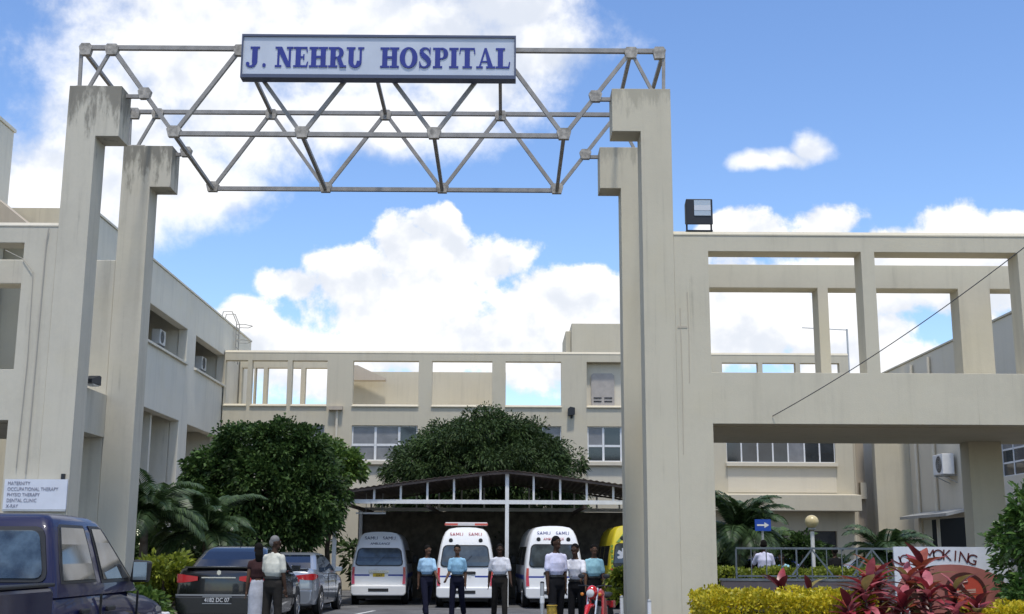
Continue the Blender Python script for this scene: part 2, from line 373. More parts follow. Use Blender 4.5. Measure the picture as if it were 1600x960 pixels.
# ------------------------------------------------------------------ space truss
TR = thing('gate_truss', 'grey steel box truss spanning the gate between the four pillars', 'truss', (-2.65, 23.9, 9.3))
YA, YB = Y1 + 0.3, Y2 + 0.3
ZT = {YA: 11.17, YB: 11.05}; ZL = {YA: 9.42, YB: 9.30}
TX = [-7.70, -5.20, -2.68, -0.14, 2.42]; LX = [-6.40, -3.94, -1.40, 1.10]
def member(name, p, q, w=0.075): return MB().bar(p, q, w, w, (0, 1, 0)).build(name, galv, TR)
def plate(x, y, z, w=0.28, h=0.22):
    pts = [(-w / 2, h * .2), (-w / 2 + .05, h / 2), (w / 2 - .05, h / 2), (w / 2, h * .2), (w / 2 * .7, -h / 2), (-w / 2 * .7, -h / 2)]
    MB().prism([(x + a, z + b) for a, b in pts], lambda u, v: (u, y - 0.055, v), (0, 0.11, 0)).build('gusset_plate', gusset_m, TR)
for y in (YA, YB):
    zt, zl = ZT[y], ZL[y]
    ends = [-8.30, *TX, 3.06]
    for a, b in zip(ends[:-1], ends[1:]): member('top_chord', (a, y, zt), (b, y, zt), 0.085)
    for a, b in zip(LX[:-1], LX[1:]): member('bottom_chord', (a, y, zl), (b, y, zl), 0.085)
    for i, x in enumerate(LX):
        member('diagonal', (TX[i], y, zt), (x, y, zl)); member('diagonal', (x, y, zl), (TX[i + 1], y, zt))
    for x in TX: plate(x, y, zt - 0.04)
    for x in LX: plate(x, y, zl + 0.04)
    pt = 10.27 if y == YA else 10.17
    for xe, xp, xb in ((-8.30, -8.12, -7.36), (3.06, 2.84, 2.01)):
        member('end_post', (xe, y, zt), (xe + (0.02 if xe < 0 else -0.02), y, pt), 0.06)
        member('diagonal', (TX[0] if xe < 0 else TX[-1], y, zt), (xp, y, pt + 0.03), 0.06)
        plate(xe + (0.09 if xe < 0 else -0.09), y, zt - 0.04, 0.26, 0.24)
        MB().box(xp - 0.2, xp + 0.2, y - 0.08, y + 0.08, pt - 0.01, pt + 0.09).build('base_plate', gusset_m, TR)
        # stub from the diagonal to the pillar block
        zs = pt - 0.10; k = (zt - zs) / (zt - zl)
        xd = (TX[0] + (LX[0] - TX[0]) * k) if xe < 0 else (TX[-1] + (LX[-1] - TX[-1]) * k)
        member('stub', (xd, y, zs), (xb, y, zs), 0.07); plate(xd + (-0.05 if xe < 0 else 0.05), y, zs + 0.06, 0.26, 0.22)
for i, x in enumerate(TX): member('cross_tie', (x, YA, ZT[YA]), (x, YB, ZT[YB]), 0.07)
for x in LX: member('cross_tie', (x, YA, ZL[YA]), (x, YB, ZL[YB]), 0.07)
for x in (-8.30, 3.06): member('cross_tie', (x, YA, ZT[YA]), (x, YB, ZT[YB]), 0.07)

# ------------------------------------------------------------------ name board on the truss
SG = thing('name_board', 'long blue lettered hospital name board on top of the gate truss', 'sign', (-2.47, 22.1, 10.5))
sx0, sx1, sz0, sz1, sy = -5.08, 0.14, 10.50, 11.29, 22.0
MB().box(sx0, sx1, sy, sy + 0.2, sz0, sz1).build('panel', signpanel, SG)
fr = MB()
fr.box(sx0 - .03, sx1 + .03, sy - .03, sy + .22, sz1, sz1 + .045); fr.box(sx0 - .03, sx1 + .03, sy - .03, sy + .22, sz0 - .05, sz0 + 0.02)
fr.box(sx0 - .03, sx0, sy - .03, sy + .22, sz0 + .02, sz1); fr.box(sx1, sx1 + .03, sy - .03, sy + .22, sz0 + .02, sz1)
fr.build('frame', signframe, SG)
def arc(cx, cy, rx, ry, a0, a1, n=14): return [(cx + rx * math.cos(R(a0 + (a1 - a0) * i / n)), cy + ry * math.sin(R(a0 + (a1 - a0) * i / n))) for i in range(n + 1)]
def ring(cx, cy, rx, ry, ix, iy, a0, a1, n=16): 
    o, i_ = arc(cx, cy, rx, ry, a0, a1, n), arc(cx, cy, ix, iy, a0, a1, n)
    return [[o[k], o[k + 1], i_[k + 1], i_[k]] for k in range(n)]
def rc(x0, x1, y0, y1): return [(x0, y0), (x1, y0), (x1, y1), (x0, y1)]
def ribbon(pts):
    out = []
    for (x0, y0, w0), (x1, y1, w1) in zip(pts[:-1], pts[1:]):
        dx, dy = x1 - x0, y1 - y0; l = math.hypot(dx, dy); nx, ny = -dy / l, dx / l
        out.append([(x0 - nx * w0, y0 - ny * w0), (x1 - nx * w1, y1 - ny * w1), (x1 + nx * w1, y1 + ny * w1), (x0 + nx * w0, y0 + ny * w0)])
    return out
SER = 0.095
def stem(x, w, a=0.10, y0=0, y1=1): return [rc(x, x + w, y0 + SER * .9, y1 - SER * .9), rc(x - a, x + w + a, y0, y0 + SER), rc(x - a, x + w + a, y1 - SER, y1)]
GL = {
 'I': (0.44, stem(.10, .25)), 'H': (0.90, stem(.10, .245) + stem(.565, .245) + [rc(.3, .6, .45, .56)]),
 'N': (0.86, [rc(.11, .215, .06, .96), rc(0, .32, 0, SER), rc(0, .26, 1 - SER, 1), [(.05, .995), (.33, .995), (.79, .0), (.57, .0)], rc(.665, .77, .03, .96), rc(.56, .88, 1 - SER, 1)]),
 'E': (0.72, [rc(.10, .35, .05, .95), rc(0, .66, 0, SER), rc(0, .64, 1 - SER, 1), rc(.3, .52, .465, .54), [(.60, .0), (.68, .0), (.72, .27), (.67, .27)], [(.60, 1), (.66, 1), (.69, .75), (.64, .75)], [(.47, .37), (.53, .37), (.53, .64), (.47, .64)]]),
 'R': (0.84, stem(.10, .25) + [rc(.3, .46, 1 - SER - .005, .995), rc(.3, .46, .455, .53)] + ring(.44, .727, .30, .27, .09, .195, -90, 90) + [[(.40, .5), (.60, .5), (.80, .02), (.58, .0)], rc(.56, .88, 0, SER)]),
 'P': (0.74, stem(.10, .25) + [rc(.3, .44, 1 - SER - .005, .995), rc(.3, .44, .42, .50)] + ring(.42, .71, .31, .285, .10, .21, -90, 90)),
 'U': (0.84, [rc(.10, .35, .3, .95), rc(0, .43, 1 - SER, 1), rc(.64, .75, .3, .95), rc(.56, .86, 1 - SER, 1)] + ring(.425, .32, .325, .34, .085, .22, 180, 360)),
 'O': (0.86, ring(.43, .5, .43, .52, .18, .43, 0, 360, 28)),
 'S': (0.66, ribbon([(.56, .72, .02), (.53, .84, .03), (.45, .95, .04), (.32, .98, .045), (.19, .93, .07), (.13, .82, .09), (.16, .70, .11), (.27, .59, .125), (.40, .48, .125), (.50, .36, .115), (.52, .22, .09), (.46, .1, .065), (.33, .025, .045), (.2, .04, .04), (.11, .12, .03), (.07, .27, .02)]) + [rc(.54, .585, .68, 1.0), rc(.045, .09, .0, .31)]),
 'T': (0.78, [rc(.265, .515, .04, .96), rc(.16, .62, 0, SER), rc(.03, .75, 1 - SER, 1), [(.0, .70), (.05, .70), (.09, 1), (.03, 1)], [(.78, .70), (.73, .70), (.69, 1), (.75, 1)]]),
 'A': (0.90, [[(.12, .05), (.20, .05), (.46, .90), (.40, 1)], [(.40, 1), (.50, 1), (.82, .05), (.58, .05)], rc(.22, .62, .29, .365), rc(0, .32, 0, SER), rc(.48, .92, 0, SER)]),
 'L': (0.70, stem(.10, .25) + [rc(.3, .62, 0, SER), [(.58, 0), (.66, 0), (.70, .32), (.65, .32)]]),
 'J': (0.62, [rc(.28, .53, .22, .95), rc(.19, .62, 1 - SER, 1)] + ribbon([(.42, .26, .10), (.38, .10, .085), (.28, .02, .055), (.17, .02, .045), (.09, .08, .05)]) + [arc(.09, .16, .085, .085, 0, 360, 12)[:-1]]),
 '.': (0.30, [arc(.13, .09, .10, .10, 0, 360, 12)[:-1]])}
def letters(word, x0, x1, zbase, cap, y, parent):
    tot = sum(GL[c][0] for c in word) + 0.045 * (len(word) - 1); k = (x1 - x0) / tot; x = x0
    for c in word:
        w, polys = GL[c]; b = MB()
        for i, p in enumerate(polys):
            b.prism([(x + u * k, zbase + v * cap) for u, v in p], lambda a, d, i=i: (a, y - 0.012 - 0.0006 * i, d), (0, 0.012 + 0.0006 * i, 0))
        b.build('letter', signblue, parent); x += (w + 0.045) * k
zb, cap = 10.67, 0.415
letters('J', -5.02, -4.76, zb, cap, sy, SG); letters('.', -4.71, -4.61, zb, cap, sy, SG); letters('NEHRU', -4.46, -2.76, zb, cap, sy, SG); letters('HOSPITAL', -2.44, 0.06, zb, cap, sy, SG)

# ------------------------------------------------------------------ open concrete frames beside the gate
def coping(x0, x1, y, z, d=0.5, h=0.1):
    return MB().prism([(y - 0.01, z), (y + d, z), (y + d, z + h), (y + 0.09, z + h), (y - 0.01, z + 0.025)], lambda u, v: (x0, u, v), (x1 - x0, 0, 0))
FR = thing('walkway_frame', 'beige two-storey open concrete frame with floodlight on its corner', 'walkway', (8, 24, 0), 'open concrete walkway frames')
MB().wall(3.13, 15, 0, 7.38, Y1 + .003, Y1 + .47, [(3.77, 6.62, 4.80, 7.08), (6.87, 9.55, 4.80, 7.08), (9.82, 12.5, 4.80, 7.08), (3.77, 12.55, -1, 3.86)]).build('front_wall', P_gate, FR, bevel=0.006)
coping(3.13, 15, Y1 + .003, 7.382, .455).build('coping', P_gate, FR)
MB().box(3.2, 15, Y1 + .472, 25.78, 3.85, 4.6).build('floor_slab', P_gate, FR)
MB().wall(3.052, 15, 0, 7.6, Y2 + .01, Y2 + .5, [(3.5, 6.62, 4.8, 7.09), (6.84, 9.61, 4.8, 7.09), (10.29, 12.6, 4.8, 7.09), (3.5, 9.60, -1, 4.6), (10.29, 14.2, -1, 4.6)]).build('rear_wall', P_gate, FR, bevel=0.02)
cdm = mat('pillar_conduit', (0.47, 0.415, 0.32), 0.85)
for x, a, b_ in ((3.22, 3.3, 6.0), (3.36, 4.6, 6.3)): MB().tube([(x, Y1 + .004, a), (x + .01, Y1 + .004, (a + b_) / 2), (x, Y1 + .004, b_)], .009, 5).build('conduit', cdm, FR)
MB().box(3.17, 3.34, Y1 - .005, Y1 + .02, 5.62, 5.66).build('conduit_clip', cdm, FR)
FL = thing('walkway_frame', 'weathered open concrete frame behind the white directory board', 'walkway', (-11, 24, 0), 'open concrete walkway frames')
MB().wall(-15, -8.362, 0, 7.48, Y1 + .015, Y1 + .47, [(-11.7, -8.97, 4.79, 7.17), (-14.4, -11.97, 4.79, 7.17), (-14.4, -8.99, -1, 3.86)]).build('front_wall', P_left, FL, bevel=0.008)
coping(-15, -8.362, Y1 + .015, 7.482, .455).build('coping', P_left, FL)
MB().box(-15, -8.28, Y1 + .61, 25.19, 3.85, 4.72).build('floor_slab', P_left, FL)
MB().wall(-15, -8.302, 0, 7.62, Y2 + .01, Y2 + .5, [(-11.7, -8.95, 4.8, 7.09), (-14.4, -11.97, 4.8, 7.09), (-14.4, -8.95, -1, 3.85)]).build('rear_wall', P_left, FL, bevel=0.02)
pp = MB(); pp.tube([(-8.52, 21.97, 7.45), (-8.55, 21.97, 7.2), (-8.57, 21.97, 4.0), (-8.58, 21.97, 2.9)], 0.012, 6); pp.tube([(-8.75, 21.98, 6.6), (-8.72, 21.98, 5.0), (-8.76, 21.98, 3.0)], 0.008, 5)
pp.tube([(-9.3, 21.99, 7.02), (-8.95, 21.99, 6.85), (-8.75, 21.98, 6.6)], 0.008, 5)
pp.build('conduit', mat('conduit_paint', (0.42, 0.385, 0.32), 0.8), FL)
wd = thing('slot_wedge', 'small dark wedge added for the shaded slot between the left pillars', 'lamp', (-8.25, 24.0, 4.9))  # dark wedge stands in for a shaded slot; its lamp parts are made up
MB().prism([(0, 0), (0.55, 0.0), (0.55, 0.18), (0.45, 0.19), (0, 0.07)], lambda u, v: (-8.27, 23.6 + u, 4.78 + v), (0.2, 0, 0)).build('hood', darkmetal, wd)
MB().box(-8.26, -8.09, 23.72, 24.1, 4.755, 4.778).build('lens', clearlens, wd)  # made-up clear strip under the slot wedge

# directory board on the left pillar
DB = thing('directory_board', 'white directory board with five grey text lines on the left pillar', 'sign', (-8.35, 21.95, 2.26))
MB().box(-8.92, -7.80, 21.93, 21.97, 2.27, 2.80).build('panel', mat('board_white', (0.62, 0.64, 0.70), 0.4, var=0.05), DB)
MB().box(-8.92, -7.80, 21.925, 21.975, 2.235, 2.268).build('lower_rail', greymetal, DB)
MB().box(-7.93, -7.87, 21.94, 22.0, 2.80, 2.9).build('bracket', darkmetal, DB)
MB().box(-8.88, -8.82, 21.972, 22.0, 2.4, 2.7).build('spacer', darkmetal, DB); MB().box(-7.93, -7.87, 21.972, 22.0, 2.4, 2.7).build('spacer', darkmetal, DB)
dgrey = mat('board_text', (0.24, 0.24, 0.30), 0.6)
for i, s in enumerate(['MATERNITY', 'OCCUPATIONAL THERAPY', 'PHYSIO THERAPY', 'DENTAL CLINIC', 'X-RAY']):
    text('text_line', s, 0.088, dgrey, DB, (-8.86, 21.925, 2.725 - i * 0.1), 0.002, 'LEFT', xs=.84)

# floodlight on the right frame
FLD = thing('floodlight', 'black box floodlight tilted on the concrete corner ledge', 'floodlight', (3.65, 22.15, 7.48))
b = MB().prism([(0, 0.0), (0.20, 0.05), (0.20, 0.44), (0, 0.50)], lambda u, v: (3.38, 22.02 + u, 7.60 + v), (0.50, 0, 0)); b.build('housing', darkmetal, FLD, bevel=0.012)
MB().prism([(0, 0.17), (0.001, 0.47), (0.02, 0.47), (0.02, 0.17)], lambda u, v: (3.53, 22.012 + u - 0.004, 7.60 + v), (0.31, 0, 0)).build('reflector', mat('lamp_reflector', (0.48, 0.49, 0.47), 0.25, metal=0.6), FLD)
MB().box(3.53, 3.84, 22.002, 22.0065, 7.87, 7.97).build('lamp_tube', clearlens, FLD)
MB().bar((3.40, 22.12, 7.49), (3.40, 22.12, 7.66), .03).bar((3.86, 22.12, 7.49), (3.86, 22.12, 7.66), .03).box(3.38, 3.88, 22.06, 22.2, 7.484, 7.505).build('bracket', darkmetal, FLD)

# overhead cable that sags from the right frame towards the street
ca = Vector((4.85, 21.99, 4.0)); cb = Vector((9.0, 18.0, 7.0)); pts = []
for i in range(25):
    t = i / 24; p = ca.lerp(cb, t); p.z -= 0.18 * 4 * t * (1 - t); pts.append(p)
tag(MB().tube(pts, 0.008, 6).build('overhead_cable', mat('cable_grey', (.06, .06, .06), .7)), 'thin dark cable rising across the right concrete frame', 'cable')

# ------------------------------------------------------------------ buildings
def window(parent, u0, u1, z0, z1, w, cols, rows=(0.5,), gl=None, axis='x', side=-1, fw_=0.06, name='window'):
    """frame part with a pane sub-part for every light; outer face towards side (-1: -Y or -X)"""
    P = (lambda b, a0, a1, w0, w1, c0, c1: b.box(a0, a1, w0, w1, c0, c1)) if axis == 'x' else (lambda b, a0, a1, w0, w1, c0, c1: b.box(w0, w1, a0, a1, c0, c1))
    f = MB(); d = 0.06
    us = [u0 + (u1 - u0) * c for c in ([i / cols for i in range(cols + 1)] if isinstance(cols, int) else cols)]
    zs = [z0, *[z0 + (z1 - z0) * r for r in rows], z1]
    for i, u in enumerate(us):
        h = fw_ / 2 * (1.0 if 0 < i < len(us) - 1 else 1.2)
        P(f, max(u0, u - h), min(u1, u + h), w, w + d, z0, z1)
    for z in zs: 
        h = fw_ / 2
        for a, c in zip(us[:-1], us[1:]): P(f, a + h * 1.2, c - h * 1.2, w + .004, w + d - .004, max(z0, z - h), min(z1, z + h))
    fo = f.build(name, whitepaint, parent)
    for i, (a, c) in enumerate(zip(us[:-1], us[1:])):
        for z, zz in zip(zs[:-1], zs[1:]):
            b = MB(); t = random.uniform(-.012, .012); P(b, a + fw_ / 2, c - fw_ / 2, w + .028, w + .036, z + fw_ / 2, zz - fw_ / 2)
            gm = gl[i % len(gl)] if isinstance(gl, list) else random.choice([glass, glass, curtain])
            b.build('pane', gm, fo)
    return fo
BD = thing('main_building', 'long beige hospital block with open rooftop frame behind the carport', 'building', (0, 52, 0))
zt0, zt1 = 7.69, 9.65
oX = [(-12.08, -11.12), (-10.93, -9.40), (-9.20, -7.68), (-6.57, -3.74), (-3.16, -0.57), (0.01, 2.41), (3.51, 6.3), (9.37, 10.92), (11.12, 12.55), (12.75, 13.72), (13.95, 14.45)]
wX = [(-11.9, -10.3), (-9.6, -7.72), (-6.55, -3.74), (-3.1, -0.6), (0.0, 2.4), (3.52, 6.25), (9.45, 14.1)]
dX = [(-11.5, -10.2), (9.9, 12.2), (12.4, 14.0)]
holes = [(a, b, zt0, zt1) for a, b in oX] + [(a, b, 5.37, 6.86) for a, b in wX] + [(a, b, -1, 2.5) for a, b in dX]
MB().wall(-12.12, 14.85, 0, 9.98, 52.0, 52.35, holes).build('front_wall', P_facade, BD, bevel=0.015)
coping(-12.12, 14.85, 52.0, 9.98, .35, .12).build('coping', P_facade, BD)
for a, b in oX: MB().prism([(51.93, zt0 - .03), (52.3, zt0 - .03), (52.3, zt0 + .1), (52.2, zt0 + .1), (51.93, zt0 + 0.0)], lambda u, v: (a - .02, u, v), (b - a + .04, 0, 0)).build('ledge', P_facade, BD)
for i, (a, b) in enumerate(wX):
    MB().prism([(51.82, 5.2), (52.2, 5.2), (52.2, 5.372), (51.82, 5.34)], lambda u, v: (a - .05, u, v), (b - a + .1, 0, 0)).build('sill', P_cream, BD)
    MB().box(a + .02, b - .02, 51.985, 51.998, 4.1 if a > 9 else 3.9, 5.198).build('spandrel', P_cream, BD)
    if a > 9: window(BD, a, b, 5.37, 6.86, 52.1, [0, .14, .29, .43, .57, .72, .86, 1], (0.62,), [glass, glass, glass, glass, curtain])
    elif i == 2: window(BD, a, b, 5.37, 6.86, 52.1, [0, .36, .72, 1], (0.45,), [curtain, curtain, glass], fw_=.1)
    elif i == 5: window(BD, a, b, 5.37, 6.86, 52.1, [0, .25, .53, .8, 1], (0.45,), glass, fw_=.09)
    else: window(BD, a, b, 5.37, 6.86, 52.1, 3, (0.45,), glass)
MB().prism([(50.9, 3.3), (51.99, 3.3), (51.99, 4.05), (50.9, 3.96)], lambda u, v: (8.4, u, v), (6.4, 0, 0)).build('canopy', P_facade, BD, bevel=.02)
for a, b in dX: MB().box(a, b, 52.2, 52.25, 0, 2.5).build('door', glass, BD)
MB().box(-12.1, 14.8, 52.36, 62, 7.2, 7.45).build('terrace_floor', P_facade, BD)
MB().wall(-12.1, -7.4, 7.45, 10.2, 55, 55.35, [(-12, -11.45, 7.0, 9.78), (-11.38, -11.02, 7.0, 9.78), (-10.84, -9.32, 7.0, 9.78), (-9.12, -7.7, 7, 9.78)]).build('rear_frame', P_facade, BD)
MB().box(-7.2, 0.02, 57, 57.3, 7.45, 9.92).build('rear_wall', P_facade, BD, bevel=.02)
MB().prism([(-7.4, 10.1), (-6.9, 10.1), (-5.6, 9.5), (-5.6, 9.4), (-7.4, 9.4)], lambda u, v: (u, 56.2, v), (0, .5, 0)).build('shadowed_soffit', P_brown, BD)  # shadowed soffit of a sloped piece; its shade is put into the brown
st = MB().box(2.95, 6.6, 53.6, 57, 7.45, 11.65); st.box(2.70, 2.95, 53.9, 57, 7.45, 11.35); st.build('stair_tower', P_facade, BD, bevel=.02)
MB().box(3.45, 6.4, 52.36, 52.5, 7.45, 9.7).build('closing_wall', P_cream, BD)
dp = MB().prism([(3.72, 7.75), (4.72, 7.75), (4.72, 9.1), (4.62, 9.2), (3.82, 9.2), (3.72, 9.1)], lambda u, v: (u, 52.28, v), (0, .08, 0)).build('roof_door', mat('door_paint', (0.40, 0.36, 0.32), .6, var=.1), BD)
for z in (7.95, 8.1):
    for x in (3.82, 4.28): MB().box(x, x + .34, 52.262, 52.279, z, z + .05).build('vent_slot', darkmetal, dp)
MB().box(-14, 16, 62, 62.3, 0, 7.4).build('back_wall', P_facade, BD)
# antenna-like lamp beyond the roof
RP = thing('roof_mast', 'thin lamp mast rising behind the far rooftop frame', 'mast', (16.0, 56, 0))
MB().tube([(16.0, 56, 0), (16.0, 56, 11.9)], .045, 6).build('pole', greymetal, RP); MB().bar((16.05, 56, 11.85), (13.9, 56, 11.95), .04).build('arm', greymetal, RP); MB().box(15.6, 16.4, 55.9, 56.1, 8.85, 8.95).build('lamp_head', darkmetal, RP)
FC = thing('facade_lamp', 'small dark bulkhead lamp on the far pier with a rust stain below', 'lamp', (2.85, 51.9, 7.4))
MB().prism([(0, 0), (.3, .06), (.3, .34), (.1, .38), (0, .3)], lambda u, v: (2.68 + u, 51.75, 7.3 + v), (0, .22, 0)).build('housing', darkmetal, FC)
MB().box(2.8, 2.9, 51.97, 52.0, 7.2, 7.5).build('bracket', darkmetal, FC)
DPp = thing('drain_pipe', 'pale drain pipe running down the far facade beside the wide pier', 'pipe', (-7.2, 51.9, 0))
MB().tube([(-7.2, 51.93, 0.0), (-7.2, 51.93, 7.5)], .06, 8).build('downpipe', P_cream, DPp); MB().box(-7.55, -6.95, 51.75, 51.99, 7.5, 7.66).build('hopper', P_brown, DPp)
for z in (2, 4, 6): MB().box(-7.29, -7.11, 51.86, 51.995, z, z + .05).build('clip', greymetal, DPp)

# left wing: side wall recedes along the drive
LW = thing('left_wing', 'tall grey-beige side wing with deep recessed balconies receding along the drive', 'building', (-16, 46, 0))
XL = -12.17
ups = [(36.2, 40.0), (40.35, 45.9), (47.2, 52.2)]; los = [(36.5, 39.9), (40.2, 45.4), (46.6, 51.6)]
MB().wall(34.8, 57.5, 0, 11.38, XL - .35, XL, [(a, b, 8.56, 9.88) for a, b in ups] + [(a, b, 3.3, 6.32) for a, b in los] + [(36, 44, -1, 2.4)], axis='y').build('side_wall', P_wing, LW, bevel=.02)
MB().prism([(XL + .04, 11.382), (XL + .04, 11.45), (XL - .2, 11.52), (XL - .4, 11.52), (XL - .4, 11.382)], lambda u, v: (u, 34.78, v), (0, 22.7, 0)).build('coping', P_wing, LW)
MB().box(-25, XL - .36, 34.8, 35.1, 0, 11.5).build('end_wall', P_facade, LW)
MB().box(-25, XL - .36, 35.11, 57.4, 11.2, 11.35).build('roof', P_wing, LW)
MB().box(-25, XL - .36, 35.11, 57.4, 6.5, 8.5).build('floor', P_wing, LW); MB().box(-25, XL - .36, 35.11, 57.4, 2.6, 3.28).build('floor', P_wing, LW)
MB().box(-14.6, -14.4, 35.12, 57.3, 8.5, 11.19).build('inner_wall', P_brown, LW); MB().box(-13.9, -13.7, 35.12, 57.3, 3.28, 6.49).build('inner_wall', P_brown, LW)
for y in (40.0, 42.95, 45.4, 51.7): MB().box(-13.69, XL - .36, y, y + .18, 3.29, 6.48).build('partition', P_wing, LW)
for y in (40.1, 45.95, 52.3): MB().box(-14.39, XL - .36, y, y + .18, 8.51, 11.19).build('partition', P_wing, LW)
for a, b in ups: MB().prism([(XL - .3, 8.5), (XL + .1, 8.5), (XL + .1, 8.58), (XL - .1, 8.64), (XL - .3, 8.64)], lambda u, v: (u, a - .05, v), (0, b - a + .1, 0)).build('sill', P_wing, LW)
for a, b in ((41.2, 43.6), (47.6, 50.4)): window(LW, a, b, 8.7, 10.2, -14.39, 3, (0.5,), glass, axis='y')
def air_con(name, label, x, y, z, face, s=1.0):
    o = thing(name, label, 'air conditioner', (0, 0, 0), 'air conditioners on the hospital walls')
    MB().box(-.18 * s, .18 * s, -.42 * s, .42 * s, 0, .62 * s).build('casing', whitepaint, o, bevel=.02)
    fx = face * .182 * s
    rg = MB()
    for r in (.25, .2, .15, .1, .05): rg.lathe([(r * s, fx), (r * s, fx + face * .012), ((r - .012) * s, fx + face * .012), ((r - .012) * s, fx)], 20, (0, -.1 * s, .31 * s), 'x')
    rg.build('fan_grille', greymetal, o)
    MB().lathe([(.26 * s, fx - .0), (.26 * s, fx + face * .004)], 24, (0, -.1 * s, .31 * s), 'x').build('fan_opening', black, o)
    for yy in (-.3, .3): br = MB(); br.bar((-face * .35 * s, yy * s, -.03), (face * .2 * s, yy * s, -.03), .04); br.bar((-face * .35 * s, yy * s, -.35), (face * .15 * s, yy * s, -.05), .03); br.build('bracket', greymetal, o)
    place(o, (x, y, z)); return o
air_con('air_conditioner', 'white air conditioner in the recessed balcony behind the left pillars', -12.98, 44.9, 9.1, 1, .9)
air_con('air_conditioner', 'white air conditioner in the balcony recess beside the roof ladder', -12.98, 51.3, 9.1, 1, .9)
air_con('air_conditioner', 'white air conditioner on the brown wall above the dark garage', 16.85, 46.9, 4.55, -1, 1.25)
LD = thing('roof_ladder', 'thin cage ladder curving over the left wing parapet', 'ladder', (-12.0, 54, 9))
ladm = mat('ladder_paint', (.36, .34, .30), .7)
for y in (53.6, 54.2): MB().tube([(XL + .12, y, 9.8), (XL + .12, y, 11.6), (XL - .1, y, 12.1), (XL - .5, y, 12.1), (XL - .6, y, 11.55)], .025, 6).build('rail', ladm, LD)
for i in range(6): MB().bar((XL + .12, 53.6, 9.9 + i * .3), (XL + .12, 54.2, 9.9 + i * .3), .025).build('rung', ladm, LD)
for z in (10.8, 11.5): MB().tube([(XL + .12, 53.5, z), (XL + .5, 53.45, z), (XL + .78, 53.9, z), (XL + .5, 54.35, z), (XL + .12, 54.3, z)], .018, 5, cap=True).build('hoop', ladm, LD)
# tall block further left and a pipe mast on the wing roof
TB = thing('stair_block', 'tall plain grey block rising behind the left concrete frame', 'building', (-18, 30, 0))
MB().box(-24, -14.72, 26.5, 34.7, 0, 13.8).build('wall', P_wing, TB, bevel=.03); MB().box(-24.1, -14.68, 26.4, 34.75, 13.802, 13.9).build('coping', P_wing, TB)
MB().prism([(-14.71, 10.6), (-13.5, 10.6), (-14.71, 11.55)], lambda u, v: (u, 33.2, v), (0, 1.4, 0)).build('lean_to_roof', P_brown, TB)
RM = thing('roof_beacon', 'small dark lamp post standing on the wing roof beside the left pillar', 'lamp', (-13.05, 35.2, 11.5))
MB().tube([(-13.05, 35.0, 11.5), (-13.05, 35.0, 12.1)], .03, 6).tube([(-12.8, 35.0, 11.5), (-12.8, 35.0, 12.1)], .03, 6).build('post', darkmetal, RM); MB().box(-13.1, -12.75, 34.9, 35.1, 11.72, 11.9).box(-13.1, -12.75, 34.9, 35.1, 12.0, 12.08).build('lamp_body', darkmetal, RM)

# right wing and the recess between it and the main block
RW = thing('right_wing', 'beige hospital side wing with a dark garage opening under a sloping hood', 'building', (21, 46, 0))
XR = 17.2
MB().wall(34, 60, 0, 9.6, XR, XR + .35, [(45.7, 50.6, -1, 2.95), (38.6, 42.4, 4.2, 5.5), (38.6, 42.4, 1.2, 2.6)], axis='y').build('side_wall', P_cream, RW, bevel=.02)
MB().prism([(XR - .05, 9.602), (XR - .05, 9.67), (XR + .2, 9.74), (XR + .4, 9.74), (XR + .4, 9.602)], lambda u, v: (u, 33.95, v), (0, 26, 0)).build('coping', P_facade, RW)
MB().box(XR + .351, 27, 34, 60, 9.3, 9.55).build('roof', P_facade, RW); MB().box(XR + .351, 27, 34, 34.3, 0, 9.29).build('end_wall', P_brown, RW)
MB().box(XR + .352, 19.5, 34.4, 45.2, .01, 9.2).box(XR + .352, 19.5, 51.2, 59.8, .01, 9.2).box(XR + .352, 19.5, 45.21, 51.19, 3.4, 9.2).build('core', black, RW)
window(RW, 38.6, 42.4, 4.2, 5.5, XR + .1, 4, (.35, .7), glass, axis='y'); window(RW, 38.6, 42.4, 1.2, 2.6, XR + .1, 4, (.5,), glass, axis='y')
MB().prism([(XR - .9, 2.95), (XR - .02, 3.15), (XR - .02, 3.26), (XR - .9, 3.06)], lambda u, v: (u, 45.4, v), (0, 5.4, 0)).build('hood', greymetal, RW)
for y in (45.5, 48.6, 50.7): MB().tube([(XR - .1, y, 0), (XR - .1, y, 9.4)], .07, 8).build('downpipe', P_cream, RW)
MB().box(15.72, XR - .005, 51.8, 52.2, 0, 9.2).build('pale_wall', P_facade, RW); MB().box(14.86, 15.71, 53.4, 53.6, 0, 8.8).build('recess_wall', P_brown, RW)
MB().tube([(15.25, 53.3, 0), (15.25, 53.3, 8.5)], .07, 8).build('downpipe', P_cream, RW); MB().box(15.42, 15.68, 53.1, 53.38, 3.9, 4.6).build('meter_box', P_cream, RW)

